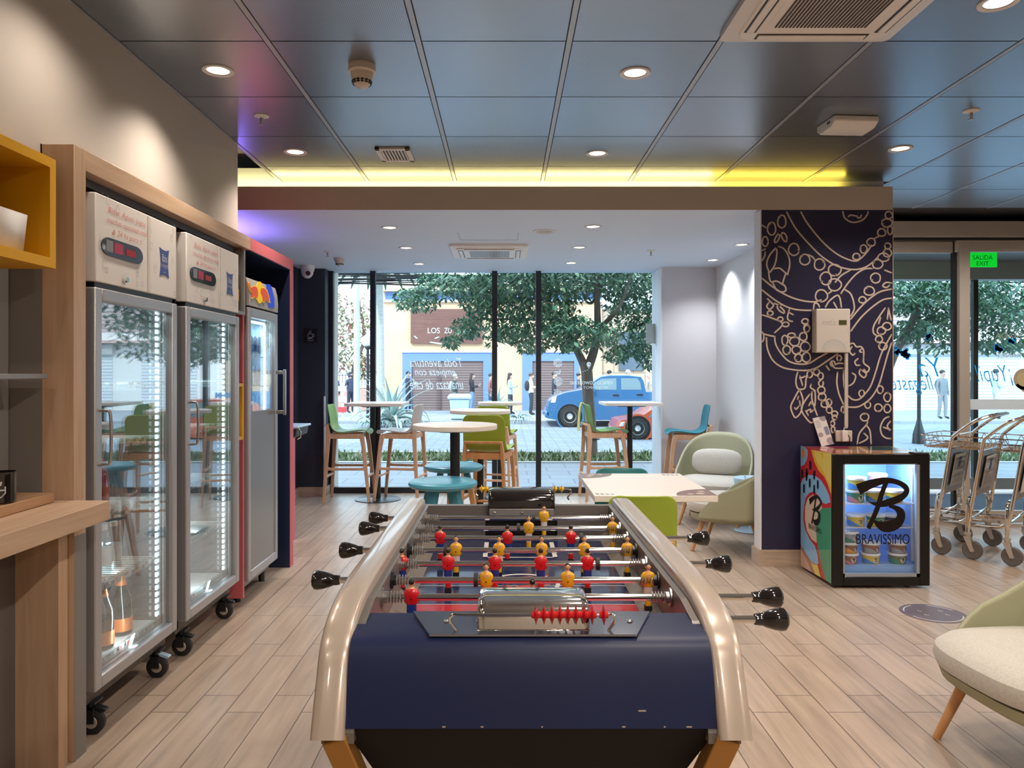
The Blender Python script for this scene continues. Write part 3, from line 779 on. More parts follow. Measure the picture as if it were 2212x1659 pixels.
# coffee counter at the left edge
t = thing('counter', 'oak topped coffee counter at the left edge', 'counter', (-1.85, 1.9, 0))
MB().box(-2.3, -1.40, .9, 2.655, .862, .93).done('worktop', M['woodh'], t, world=True, bevel=.003)
MB().box(-1.75, -1.70, .9, 2.655, 0, .862).done('front_panel', mat('dark_laminate', (.11, .095, .085), .5), t, world=True, smooth=False)
MB().box(-1.70, XF - .02, 2.60, 2.655, 0, .862).done('leg', M['wood'], t, world=True, smooth=False)
MB().box(-2.3, -1.76, 2.60, 2.655, .93, 2.12).done('back_panel', M['greypanel'], t, world=True, smooth=False)
t = thing('wall_shelf', 'thin grey shelf in the coffee niche', 'shelf', (-1.9, 2.4, 1.36))
MB().box(-2.25, -1.585, 2.2, 2.598, 1.36, 1.378).done('board', M['greymetal'], t, world=True, bevel=.002)
o = tag(MB().box(-.32, .32, -.24, .24, 0, .034).done('tray', M['wooddk'], bevel=.003), 'dark oak tray on the counter under the black mug', 'tray')
o.location = (-1.89, 2.37, .9305)
t = thing('mug', 'black mug with a white crest on the oak tray', 'mug', (-1.612, 2.40, .9650))
MB().lathe([(.0, 0), (.036, 0), (.040, .005), (.041, .09), (.043, .10), (.039, .10), (.037, .01), (0, .008)], 28).done('cup', M['gloss'], t)
MB().tube(smooth_pts([(-.036, .02, .08), (-.06, .035, .075), (-.065, .036, .045), (-.05, .028, .02), (-.034, .018, .022)], 4), .006).done('handle', M['gloss'], t)
mb = MB()
def mugp(q):
    a = q.x / .0415 - 1.05
    return Vector((.0418 * math.cos(a), .0418 * math.sin(a), q.y))
ribbon(mb, [(-.012, .055), (-.012, .035), (0, .022), (.012, .035), (.012, .055)], .004, mugp)
ribbon(mb, [(-.008, .045), (.008, .045)], .005, mugp); ribbon(mb, [(-.001, .062), (.001, .070)], .006, mugp)
mb.done('crest', M['vinyl'], t, smooth=False)
# yellow cube shelf with a white box
t = thing('cube_shelf', 'yellow open cube shelf on the wall at the left edge', 'shelf', (-1.7, 2.40, 1.92))
z0, z1, y0, y1, x0, x1, w_ = 1.735, 2.105, 2.235, 2.552, -1.95, -1.53, .033
for n, q in (('top_panel', (x0, x1, y0, y1, z1 - w_, z1)), ('bottom_panel', (x0, x1, y0, y1, z0, z0 + w_)), ('side_panel', (x0, x1, y0, y0 + w_, z0 + w_, z1 - w_)), ('side_panel', (x0, x1, y1 - w_, y1, z0 + w_, z1 - w_)), ('back_panel', (x0, x0 + .015, y0 + w_, y1 - w_, z0 + w_, z1 - w_))):
    MB().box(*q).done(n, M['yellow'], t, world=True, smooth=False)
t = thing('storage_box', 'white paper box with a handle hole in the yellow cube', 'box', (-1.66, 2.36, z0 + w_))
MB().loft([[Vector((x * a, y * a * .8, z)) for x, y in ((-.11, -.095), (.11, -.095), (.11, .095), (-.11, .095))] for a, z in ((.88, 0), (.97, .125))], caps=False).box(-.095, .095, -.065, .065, 0, .004).done('body', M['paper'], t, thick=.004)
mb = MB(); P_ = [(.107 * .955, y, z) for y, z in ((-.022, .098), (-.018, .093), (.016, .093), (.022, .099), (.018, .105), (.010, .101), (-.010, .101), (-.018, .105))]
mb.poly(P_); mb.done('handle_hole', M['black'], t, smooth=False)

# ---- drink fridges ----
M['liner'] = mat('fridge_liner', (.20, .21, .22), .22, .5)
M['frame'] = mat('door_frame_silver', (.44, .44, .45), .38, .6)
M['panelw'] = mat('sticker_white', (.76, .71, .66), .5)
M['pricetag'] = mat('price_tag', (.62, .58, .58), .6)
M['clear'] = glass('clear_plastic', (.86, .93, .94), 1.4)
rf = random.Random(11)
def fridge(y0, y1, label):
    t = thing('drink_fridge', label, 'fridge', (-1.86, (y0 + y1) / 2, 0), 0, 'tall glass door drink fridges')
    D = dict(parent=t, world=True)
    x1, x0 = -1.575, -2.22
    mb = MB()
    mb.box(x0, x1, y0, y0 + .035, .15, 2.04).box(x0, x1, y1 - .035, y1, .15, 2.04).box(x0, x0 + .03, y0, y1, .15, 2.04)
    mb.box(x0, x1, y0, y1, .13, .235).box(x0, x1, y0, y1, 1.685, 2.04)
    mb.done('cabinet', M['darkside'], bevel=.003, **D)
    mb = MB()
    a, b = y0 + .036, y1 - .036
    mb.box(x0 + .031, x0 + .034, a, b, .236, 1.684).box(x0 + .03, x1, a, a + .003, .236, 1.684).box(x0 + .03, x1, b - .003, b, .236, 1.684).box(x0 + .03, x1, a, b, 1.681, 1.684).box(x0 + .03, x1, a, b, .236, .239)
    mb.done('liner', M['liner'], smooth=False, **D)
    # door
    d = MB(); fz0, fz1, fw = .193, 1.70, .048
    d.box(-1.57, -1.52, y0, y0 + fw, fz0, fz1).box(-1.57, -1.52, y1 - fw, y1, fz0, fz1).box(-1.57, -1.52, y0 + fw, y1 - fw, fz0, fz0 + fw).box(-1.57, -1.52, y0 + fw, y1 - fw, fz1 - fw, fz1)
    dr = d.done('door', M['frame'], bevel=.006, **D)
    MB().box(-1.552, -1.538, y0 + fw, y1 - fw, fz0 + fw, fz1 - fw).done('pane', M['fglass'], dr, world=True, smooth=False)
    hz0, hz1, hy = 1.04, 1.24, y0 + .025
    MB().tube(smooth_pts([(-1.52, hy, hz0), (-1.495, hy, hz0), (-1.478, hy + .002, hz0 + .02), (-1.478, hy + .002, hz1 - .02), (-1.495, hy, hz1), (-1.52, hy, hz1)], 4), .006).done('handle', M['steel'], dr, world=True)
    # header panel
    h = MB().box(-1.58, -1.525, y0 + .01, y1, 1.722, 2.055).done('header_panel', M['panelw'], bevel=.004, **D)
    MB().box(-1.5245, -1.5225, y0 + .415, y0 + .435, 1.73, 2.05).done('joint_strip', M['cream'], h, world=True, smooth=False)
    fn = lambda q: Vector((-1.5232, y0 + q.x, q.y))
    c = MB(); pts = [(.10 + .055 * math.cos(R(k)), 1.865 + .035 * math.sin(R(k))) for k in range(90, 271, 15)] + [(.31 + .055 * math.cos(R(k)), 1.865 + .035 * math.sin(R(k))) for k in range(-90, 91, 15)]
    c.prism([(y0 + q[0], q[1]) for q in pts], -1.5245, -1.520, 'x')
    cp = c.done('control_panel', M['gloss'], h, world=True)
    MB().box(-1.5198, -1.519, y0 + .135, y0 + .20, 1.848, 1.888).done('display', mat('red_display', (.10, .01, .03), .3, emit=(.6, .02, .06), es=.25), cp, world=True, smooth=False)
    MB().box(-1.5198, -1.519, y0 + .225, y0 + .30, 1.852, 1.878).done('display', mat('red_label', (.35, .01, .02), .4), cp, world=True, smooth=False)
    MB().box(-1.5198, -1.519, y0 + .075, y0 + .122, 1.846, 1.89).done('button_pad', M['greymetal'], cp, world=True, smooth=False)
    MB().cyl((-1.524, y0 + .215, 1.752), (-1.508, y0 + .215, 1.752), .011).done('lock', M['chrome'], h, world=True)
    mb = MB()
    P_ = []
    ya, yb, za, zb = y0 + .525, y0 + .615, 1.81, 1.935
    n = 8
    for i in range(n): P_.append((ya + (yb - ya) * i / n, zb - .008 * math.sin(PI * i / n)))
    for i in range(n): P_.append((yb - .010 * math.sin(PI * i / n), zb + (za - zb) * i / n))
    for i in range(n): P_.append((yb + (ya - yb) * i / n, za + .008 * math.sin(PI * i / n)))
    for i in range(n): P_.append((ya + .010 * math.sin(PI * i / n), za + (zb - za) * i / n))
    mb.prism(P_, -1.525, -1.523, 'x')
    lg = mb.done('logo', M['blueink'], h, world=True, smooth=False)
    MT = lambda y, z: MX((-1.5226, y, z), (0, 1, 0), (0, 0, 1))
    text('lettering', 'ibis', M['vinyl'], MT(y0 + .57, 1.893), .050, .036, lg, off=.012)
    text('lettering', 'budget', M['vinyl'], MT(y0 + .57, 1.858), .066, .026, lg, off=-.01)
    text('lettering', 'HOTEL', M['vinyl'], MT(y0 + .57, 1.830), .024, .006, lg)
    for i, (tx, z, w_) in enumerate((('Bidas, Aguas, Jugos', 2.005, .30), ('muchas opciones más', 1.965, .32), ('& 24 hs para ti', 1.925, .24))):
        text('lettering', tx, M['redink'], MT(y0 + .245, z), w_, .030, h, shear=.3, off=-.012)
    mb = MB()
    for i in range(46):
        u, v = rf.uniform(.03, .67), rf.uniform(1.735, 2.045)
        if 1.82 < v < 2.02 and (.04 < u < .40 or .50 < u < .64): continue
        k = rf.choice((0, 1, 2))
        if k == 0: ribbon(mb, [(u + .012 * math.cos(a / 2), v + .012 * math.sin(a / 2) * 1.4) for a in range(12)], .0018, fn)
        elif k == 1: ribbon(mb, [(u + .006 * (-1) ** q, v + .006 * q) for q in range(5)], .0018, fn)
        else:
            ribbon(mb, [(u, v), (u + .004, v + .022), (u + .016, v + .02), (u + .016, v), (u, v)], .0018, fn)
    mb.done('doodles', M['greyink'], h, world=True, smooth=False)
    MB().box(-1.60, -1.535, y0 + .02, y1 - .02, 1.70, 1.722).done('gap', M['black'], smooth=False, **D)
    # shelves with price rails
    for z in (.25, .545, .815, 1.095, 1.335):
        mb = MB()
        if z > .3:
            for k in range(19): mb.cyl((x0 + .06, a + .03 + k * (b - a - .06) / 18, z), (-1.60, a + .03 + k * (b - a - .06) / 18, z), .0028, n=5)
            for x_ in (x0 + .06, -1.75, -1.60): mb.box(x_ - .004, x_ + .004, a + .01, b - .01, z - .008, z - .002)
        else: mb.box(x0 + .05, -1.60, a + .005, b - .005, z - .01, z)
        sh = mb.done('shelf', M['white'], **D)
        rl = MB().box(-1.598, -1.592, a + .02, b - .02, z - .028, z + .012).done('price_rail', M['clear'], sh, world=True, smooth=False)
        mb = MB(); q = a + .05
        while q < b - .08:
            w_ = rf.uniform(.035, .06)
            if rf.random() < .75:
                mb.mi = 0; mb.box(-1.5915, -1.591, q, q + w_, z - .024, z + .008)
                mb.mi = rf.choice((1, 2)); mb.box(-1.591, -1.5905, q + .006, q + w_ * .5, z - .012, z + .002)
            q += w_ + rf.uniform(.01, .04)
        mb.done('price_tags', [M['pricetag'], M['greyink'], M['redink']], sh, world=True, smooth=False)
    mb = MB()
    for z_ in [.27 + k * .03 for k in range(47)]:
        mb.box(-1.60, -1.592, b - .016, b - .008, z_, z_ + .018).box(-1.60, -1.592, a + .008, a + .016, z_, z_ + .018)
    for k in range(20): mb.box(-1.612, -1.60, a + .04 + k * .029, a + .058 + k * .029, 1.666, 1.676)
    for z_ in [.27 + k * .03 for k in range(47)]:
        mb.box(x0 + .035, x0 + .045, b - .10, b - .086, z_, z_ + .018)
    for k in range(20): mb.box(-1.625, -1.613, a + .04 + k * .029, a + .058 + k * .029, .242, .247)
    mb.done('led_strip', M['led'], smooth=False, **D)
    area('fridge_led', (-1.62, (y0 + y1) / 2, 1.60), (0, R(35), 0), .03, .5, 1.6, (.88, .97, 1))
    area('fridge_led', (-1.64, (y0 + y1) / 2, .62), (0, R(75), 0), .8, .03, 2.0, (.88, .97, 1))
    # casters
    for yy in (y0 + .09, y1 - .07):
        for x_ in (-1.585, -2.12):
            k = MB()
            k.box(x_ - .03, x_ + .03, yy - .03, yy + .03, .122, .13).cyl((x_, yy, .122), (x_, yy, .105), .018, n=14)
            k.box(x_ - .02, x_ + .02, yy - .022, yy - .016, .045, .106).box(x_ - .02, x_ + .02, yy + .016, yy + .022, .045, .106).box(x_ - .02, x_ + .02, yy - .022, yy + .022, .098, .106)
            ca = k.done('caster', M['blackmetal'], bevel=.002, **D)
            Mw = Matrix.Rotation(PI / 2, 4, 'X')
            MB().lathe([(.010, -.013), (.040, -.013), (.048, -.008), (.048, .008), (.040, .013), (.010, .013)], 26, (x_ + .005, yy, .048), Mw).done('wheel', M['rubber'], ca, world=True)
            MB().lathe([(.0, -.0145), (.022, -.0145), (.024, -.013), (.024, .013), (.022, .0145), (0, .0145)], 16, (x_ + .005, yy, .048), Mw).done('hub', M['alu'], ca, world=True)
            if x_ > -1.7: MB().prism([(x_ + .0, .105), (x_ + .05, .088), (x_ + .062, .092), (x_ + .062, .098), (x_ + .01, .115)], yy - .014, yy + .014, 'y').done('brake_pedal', M['paleblue'] if yy > y0 + .3 and y0 < 3 else M['blackmetal'], ca, world=True, bevel=.002)
    return t
fridge(2.78, 3.475, 'tall silver framed drink fridge, nearer of the two in oak frame')
fridge(3.575, 4.285, 'tall silver framed drink fridge, farther of the two in oak frame')
# bottles
def bottle(name, label, cat, loc, prof, mb_, lab=None, cap=None, capm=None, group=None, word=None):
    t = thing(name, label, cat, loc, 0, group)
    MB().lathe(prof, 18).done('body', mb_, t)
    if lab: MB().lathe([(lab[0], lab[1]), (lab[0] + .0006, lab[1]), (lab[0] + .0006, lab[2]), (lab[0], lab[2])], 18).done('wrapper', lab[3], t)
    if cap: MB().lathe(cap, 16).done('cap', capm, t)
    return t
M['bgreen'] = mat('dark_green_glass', (.010, .018, .014), .08, coat=.3)
M['foil'] = mat('orange_foil', (.78, .22, .06), .35, .3)
wine = [(0, .01), (.036, 0), (.043, .006), (.044, .12), (.040, .16), (.020, .215), (.0155, .24), (.0155, .29), (0, .292)]
for i, (y, x) in enumerate(((3.25, -1.665), (3.08, -1.655))):
    bottle('wine_bottle', ('dark wine bottle with orange foil, right one on fridge bottom', 'dark wine bottle with orange foil, left one on fridge bottom')[i], 'bottle', (x, y, .2505), wine, M['bgreen'], (.0443, .02, .075, M['foil']), [(.0205, .213), (.0225, .213), (.0165, .24), (.0165, .294), (0, .295)], M['foil'], 'wine bottles on the fridge bottom')
pet = [(0, .006), (.026, 0), (.030, .006), (.030, .06), (.028, .075), (.030, .09), (.030, .13), (.024, .16), (.013, .185), (.013, .20), (0, .20)]
cap = [(.0145, .192), (.0150, .192), (.0150, .210), (.013, .212), (0, .212)]
def petm(n, c): return mat('drink_' + n, c, .12, coat=.3)
YS = petm('yellow', (.55, .40, .02)); RD = petm('red', (.45, .02, .03)); GR = petm('green', (.03, .28, .12)); BL = petm('blue', (.06, .25, .5)); WT = M['clear']
M['pinklab'] = mat('pink_label', (.75, .18, .16), .5); M['whitelab'] = mat('white_label', (.7, .72, .74), .5)
def row(zs, xs, ys, m, lm, cm, label, group):
    for x in xs:
        for y in ys:
            bottle('soda_bottle', label, 'bottle', (x, y, zs), pet, m, (.0303, .05, .12, lm), cap, cm, group)
row(.5485, (-1.64, -1.72), (2.90, 2.975), YS, M['pinklab'], M['yellow'], 'yellow soda bottle with pink label, second shelf of nearer fridge', 'yellow sodas')
row(.5485, (-1.64, -1.72), (3.06, 3.14), WT, M['whitelab'], M['white'], 'clear bottle beside the yellow sodas in nearer fridge', 'clear bottles in nearer fridge')
row(.8185, (-1.64, -1.72), (2.965, 3.04), RD, M['redink'], M['redink'], 'red soda bottle on the third shelf of nearer fridge', 'red sodas')
row(.8185, (-1.64,), (2.885,), GR, M['whitelab'], GR, 'green soda bottle at left of the red sodas', None)
row(1.0985, (-1.66,), (2.90, 2.98), BL, M['whitelab'], M['white'], 'blue bottle on the fourth shelf of nearer fridge', 'blue bottles')
row(.5485, (-1.64, -1.72), (3.70, 3.78), WT, M['whitelab'], M['white'], 'clear water bottle, second shelf of farther fridge', 'water bottles low in farther fridge')
row(.8185, (-1.64,), (3.68, 3.76, 3.84), WT, M['pinklab'], M['redink'], 'clear bottle with pink label, third shelf of farther fridge', 'pink label bottles')
row(1.0985, (-1.66,), (3.70, 3.80), RD, M['redink'], M['redink'], 'red bottle on the fourth shelf of farther fridge', 'red bottles in farther fridge')

# ---- energy drink fridge ----
t = thing('energy_fridge', 'narrow silver fridge with bull emblem in the red niche', 'fridge', (-1.86, 4.75, 0))
D = dict(parent=t, world=True)
y0, y1 = 4.47, 5.04
mb = MB(); mb.box(-2.2, -1.585, y0, y0 + .03, .08, 1.96).box(-2.2, -1.585, y1 - .03, y1, .08, 1.96).box(-2.2, -2.17, y0, y1, .08, 1.96).box(-2.2, -1.585, y0, y1, .08, .14).box(-2.2, -1.585, y0, y1, 1.74, 1.96).box(-2.17, -1.585, y0 + .03, y1 - .03, 1.08, 1.10)
mb.done('cabinet', M['greymetal'], bevel=.003, **D)
MB().box(-2.169, -2.165, y0 + .03, y1 - .03, 1.1, 1.74).box(-2.165, -1.6, y0 + .03, y0 + .034, 1.1, 1.74).box(-2.165, -1.6, y1 - .034, y1 - .03, 1.1, 1.74).done('liner', mat('blue_liner', (.30, .42, .55), .3), smooth=False, **D)
d = MB(); d.box(-1.58, XF, y0, y0 + .045, .135, 1.775).box(-1.58, XF, y1 - .045, y1, .135, 1.775).box(-1.58, XF, y0 + .045, y1 - .045, .135, .19).box(-1.58, XF, y0 + .045, y1 - .045, 1.72, 1.775)
dr = d.done('door', M['frame'], bevel=.006, **D)
MB().box(-1.565, -1.537, y0 + .045, y1 - .045, .19, 1.145).done('lower_panel', mat('lower_grey', (.24, .235, .22), .3, .4), dr, world=True, smooth=False)
MB().box(-1.556, -1.546, y0 + .045, y1 - .045, 1.145, 1.72).done('pane', M['fglass'], dr, world=True, smooth=False)
MB().tube([(-1.53, y1 - .03, 1.12), (-1.475, y1 - .03, 1.12)], 1, sq=(.008, .012)).tube([(-1.53, y1 - .03, 1.385), (-1.475, y1 - .03, 1.385)], 1, sq=(.008, .012)).tube([(-1.475, y1 - .03, 1.10), (-1.475, y1 - .03, 1.405)], 1, sq=(.012, .008)).done('handle', M['steel'], dr, world=True, bevel=.003)
prof = [(-1.60, 1.785), (-1.53, 1.785), (-1.528, 1.84), (-1.534, 1.90), (-1.548, 1.95), (-1.575, 1.962), (-1.60, 1.962)]
dp = MB().prism(prof, y0, y1, 'y').done('display_panel', mat('panel_grey', (.40, .385, .37), .4), **D)
M['sunyellow'] = mat('emblem_yellow', (.95, .60, .0), .4, emit=(1, .62, .0), es=.15)
M['bullred'] = mat('emblem_red', (.80, .08, .02), .4, emit=(.9, .12, .03), es=.1)
M['panelblue'] = mat('emblem_blue', (.01, .05, .55), .4, emit=(.01, .06, .75), es=.25)
def rb(x, y, X=-1.5265): return atX(170 + x * .217, 380 + y * .217, X)
def px_poly(n, P_, m, X):
    mb = MB()
    mb.loft([[rb(x, y, X) for x, y in P_], [rb(x, y, X) + Vector((-.004, 0, 0)) for x, y in P_]])
    return mb.done(n, m, dp, world=True, smooth=False)
px_poly('blue_band', [(1868, 1078), (1905, 1080), (1925, 1120), (1950, 1220), (1950, 1312), (1893, 1308), (1890, 1200)], M['panelblue'], -1.5265)
LB = [(1722, 1110), (1750, 1098), (1776, 1112), (1787, 1160), (1782, 1210), (1764, 1216), (1752, 1192), (1737, 1212), (1724, 1208), (1733, 1165), (1716, 1150), (1706, 1120), (1694, 1090), (1690, 1064), (1700, 1066), (1706, 1090), (1714, 1112)]
RBL = [(1815, 1120), (1845, 1115), (1875, 1146), (1888, 1190), (1902, 1256), (1884, 1250), (1862, 1218), (1852, 1248), (1836, 1252), (1828, 1195), (1812, 1165)]
def grow(P_, k):
    cx, cy_ = sum(p[0] for p in P_) / len(P_), sum(p[1] for p in P_) / len(P_)
    return [(cx + (x - cx) * k, cy_ + (y - cy_) * k) for x, y in P_]
px_poly('emblem', [(1803 + 34 * math.cos(R(q)), 1160 + 110 * math.sin(R(q))) for q in range(0, 360, 20)], M['sunyellow'], -1.5252)
for q in (LB, RBL):
    px_poly('emblem', grow(q, 1.16), M['sunyellow'], -1.5246)
    px_poly('emblem', q, M['bullred'], -1.5240)
for z in (1.29, 1.48):
    MB().box(-2.15, -1.60, y0 + .04, y1 - .04, z, z + .006).done('shelf', M['white'], smooth=False, **D)
MB().box(-1.61, -1.598, y1 - .06, y1 - .045, 1.13, 1.70).box(-1.62, -1.60, y0 + .06, y1 - .06, 1.70, 1.712).done('led_strip', M['led'], smooth=False, **D)
area('fridge_led', (-1.62, 4.76, 1.68), (0, R(30), 0), .03, .4, 3, (.75, .9, 1))
for yy in (y0 + .06, y1 - .06):
    for x_ in (-1.62, -2.12): MB().cyl((x_, yy, 0), (x_, yy, .08), .02).done('foot', M['black'], **D)
can = [(0, .001), (.020, 0), (.025, .006), (.0265, .012), (.0265, .118), (.024, .128), (.021, .133), (0, .132)]
canm = mat('can_silver_blue', (.30, .40, .58), .25, .7)
c0 = None
for z in (1.1005, 1.2965, 1.4865):
    for k in range(6):
        o = thing('drink_can', 'slim silver blue can on a shelf of the bull fridge', 'can', (-1.635, y0 + .075 + k * .078, z), 0, 'cans in the bull fridge') if c0 is None else dup(c0, loc=(-1.635, y0 + .075 + k * .078, z))
        if c0 is None:
            MB().lathe(can, 18).done('body', canm, o)
            MB().lathe([(.0267, .03), (.0270, .03), (.0270, .075), (.0267, .075)], 18).done('wrapper', mat('can_blue', (.02, .06, .35), .3, .5), o)
            c0 = o
# ---------------- foosball table ----------------
T = thing('foosball_table', 'navy foosball table with silver side rails in the foreground', 'foosball table', (.047, 2.05, 0))
def fy(Y): return Y - 2.05
M['navymetal'] = mat('navy_powdercoat', (.006, .013, .058), .42, 0, spec=.35, var=.10, vs=3)
M['railcream'] = mat('rail_pearl', (.52, .43, .355), .28, .25, coat=.4)
M['innerwall'] = mat('inner_grey', (.20, .18, .165), .38, .4)
prof = [(2.765, .875), (2.76, .905), (2.74, .922), (2.70, .926), (2.60, .927), (2.4, .927), (2.15, .927), (1.9, .927), (1.75, .927), (1.66, .925), (1.58, .919), (1.51, .906), (1.46, .885), (1.425, .855), (1.40, .81), (1.375, .76), (1.355, .716)]
for sgn in (-1, 1):
    P_ = smooth_pts([(sgn * .372, fy(y), z) for y, z in prof], 4)
    mb = MB()
    rings = []
    for i, p in enumerate(P_):
        d = (P_[min(i + 1, len(P_) - 1)] - P_[max(i - 1, 0)]).normalized()
        nrm = Vector((0, d.z, -d.y))
        if nrm.z < 0 or (abs(nrm.z) < .2 and nrm.y > 0 and p.y < 0): nrm = -nrm
        sec = [(-.030, -.020), (.030, -.020), (.031, .002), (.029, .008), (.024, .0115), (.012, .013), (-.012, .013), (-.024, .0115), (-.029, .008), (-.031, .002)]
        rings.append([p + Vector((a, 0, 0)) + nrm * (b - .012) for a, b in sec])
    mb.loft(rings)
    mb.done('side_rail', M['railcream'], T, ang=50)
    # side cabinet wall under the rail
    W_ = [(fy(2.75), .90), (fy(1.6), .90), (fy(1.5), .885), (fy(1.45), .86), (fy(1.40), .78), (fy(1.375), .72), (fy(1.375), .70), (fy(2.75), .70)]
    mb = MB(); mb.prism(W_, sgn * .325, sgn * .385, 'x')
    wl = mb.done('side_wall', M['innerwall'], T, smooth=False)
    MB().prism([(sgn * .325, .855), (sgn * .325, .79), (sgn * .285, .79), (sgn * .322, .815)], fy(1.5), fy(2.70), 'y').done('corner_strip', mat('strip_tan', (.20, .17, .14), .4), wl, smooth=False)
# far end wall and near deck
MB().box(-.325, -.12, fy(2.70), fy(2.73), .78, .903).box(.14, .325, fy(2.70), fy(2.73), .78, .903).box(-.12, .14, fy(2.70), fy(2.73), .865, .903).done('end_wall', M['innerwall'], T, smooth=False)
MB().box(-.13, .15, fy(2.73), fy(2.83), .74, .89).done('goal_box', M['black'], T, bevel=.01)
deck = [(fy(1.545), .886), (fy(1.50), .882), (fy(1.45), .875), (fy(1.428), .865), (fy(1.415), .848), (fy(1.397), .80), (fy(1.375), .728), (fy(1.42), .728), (fy(1.545), .78)]
dp_ = smooth_pts(deck[:7], 4)
MB().prism([(p.x, p.y) for p in [Vector((q[0], q[1], 0)) for q in dp_]] + deck[7:], -.342, .342, 'x').done('front_panel', M['navymetal'], T, ang=50)
mb = MB()
for x_, w_ in ((.205, .014), (-.16, .006), (-.09, .005), (.02, .003), (.17, .006), (.245, .003), (.29, .010)):
    z_ = .757 if w_ > .012 else .731
    mb.box(x_ - w_ / 2, x_ + w_ / 2, fy(1.3825 if z_ > .74 else 1.3752), fy(1.42), z_ - .0012, z_ + .0012)
mb.done('paint_chips', M['railcream'], T, smooth=False)
MB().loft([[Vector((x * .345, y, .728)) for x, y in ((-1, fy(1.38)), (1, fy(1.38)), (1, fy(2.74)), (-1, fy(2.74)))], [Vector((x * .26, y, .50)) for x, y in ((-1, fy(1.52)), (1, fy(1.52)), (1, fy(2.60)), (-1, fy(2.60)))]]).done('underbody', mat('underbody_black', (.012, .010, .010), .6, spec=.2), T, smooth=False)
M['gold'] = mat('leg_gold', (.42, .20, .045), .4, .4)
for sx in (-1, 1):
    for yy, dy in ((1.385, .10), (2.70, -.10)):
        MB().tube([(sx * .362, fy(yy), .715), (sx * .275, fy(yy + dy), .42), (sx * .30, fy(yy + dy * .4), 0)], 1, sq=(.022, .022), up=(0, 1, 0)).done('leg', M['gold'], T, bevel=.003)
# playing field
field = MB().box(-.325, .325, fy(1.5), fy(2.70), .765, .789).done('playfield', mat('field_navy', (.018, .028, .085), .18, coat=.3), T, smooth=False)
zf = .7894
def fl(n, quads, m, z=zf):
    mb = MB()
    for q in quads: mb.poly([(x - 0, fy(y), z) for x, y in q])
    return mb.done(n, m, field, smooth=False)
rect = lambda x0, x1, y0, y1: [(x0, y0), (x1, y0), (x1, y1), (x0, y1)]
fl('red_zone', [rect(-.285, .285, 1.5, 1.915)], mat('field_red', (.50, .035, .055), .2, coat=.3))
LM = mat('field_line', (.66, .62, .60), .4)
fl('field_lines', [rect(-.285, .285, 1.913, 1.917), rect(-.285, .285, 2.33, 2.334), rect(-.12, -.105, 2.40, 2.62), rect(.105, .12, 2.40, 2.62), rect(-.12, .12, 2.40, 2.408), rect(-.285, .285, 2.08, 2.084)], LM, zf + .0004)
fl('orange_mark', [[(-.06, 1.93), (.07, 1.93), (.10, 1.945), (-.05, 1.95)]], mat('field_orange', (.75, .30, .05), .4), zf + .0004)
mb = MB()
ring = [(.10 * math.cos(R(a)), 2.10 + .10 * math.sin(R(a))) for a in range(0, 360, 10)]
ribbon(mb, ring, .012, lambda q: Vector((q.x, fy(q.y), zf + .0006)), closed=True)
mb.done('field_lines', LM, field, smooth=False)
BR = mat('field_bull', (.50, .06, .06), .4)
for yy in (2.06, 2.15):
    fl('bull_mark', [[(-.03, yy), (-.01, yy + .022), (.03, yy + .028), (.055, yy + .01), (.04, yy - .012), (.0, yy - .02)], [(-.03, yy), (-.055, yy + .02), (-.052, yy + .026), (-.02, yy + .006)], [(-.01, yy - .016), (-.05, yy - .03), (-.05, yy - .036), (0, yy - .022)], [(.04, yy - .01), (.08, yy - .03), (.08, yy - .036), (.035, yy - .018)], [(.045, yy + .012), (.08, yy + .032), (.075, yy + .038), (.035, yy + .02)]], BR, zf + .0008)
# near chrome goal hood on its plate
plate = [(-.236, 1.535), (.248, 1.535), (.205, 1.437), (-.193, 1.437)]
hp = MB()
def dz(y): return .8755 + (y - 1.445) * .115 if y > 1.445 else .8755 - (1.445 - y) * .4
hp.loft([[Vector((x, fy(y), dz(y) + .003)) for x, y in plate], [Vector((x, fy(y), dz(y) + .007)) for x, y in plate]])
hp = hp.done('hood_plate', mat('plate_chrome', (.30, .33, .40), .14, .9), T, smooth=False)
for x_ in (-.165, -.10, .20):
    MB().ell((x_, fy(1.49), dz(1.49) + .007), (.006, .006, .003), 12, 6).done('screw', M['chrome'], hp)
def hood(name, y0, y1, x0, x1, z0, z1, m, front):
    mb = MB()
    rings = []
    n = 12
    for xx, s_ in ((x0 - .004, .90), (x0, .97), (x0 + .012, 1), (x1 - .012, 1), (x1, .97), (x1 + .004, .90)):
        r_ = []
        for i in range(n + 1):
            a = PI * i / n
            ca, sa = math.cos(a), math.sin(a)
            q = .6
            cy_ = (y0 + y1) / 2 - (y1 - y0) / 2 * math.copysign(abs(ca) ** q, ca) * s_
            r_.append(Vector((xx, fy(cy_), z0 + (z1 - z0) * sa ** q * s_)))
        rings.append(r_)
    mb.loft(rings)
    return mb.done(name, m, T, ang=60)
h1 = hood('goal_hood', 1.455, 1.605, -.098, .113, .876, .934, M['chrome'], 1)
MB().box(-.103, .118, fy(1.452), fy(1.46), .877, .883).done('rim', M['chrome'], h1, bevel=.002)
h2 = hood('goal_hood', 2.67, 2.82, -.105, .125, .893, .960, M['gloss'], 0)
MB().box(-.105, .125, fy(2.665), fy(2.672), .872, .897).done('rim', M['greymetal'], h2, bevel=.002)
for x_ in (-.085, .012, .105): MB().ell((x_, fy(2.664), .884), (.005, .003, .005), 10, 6).done('screw', M['chrome'], h2)
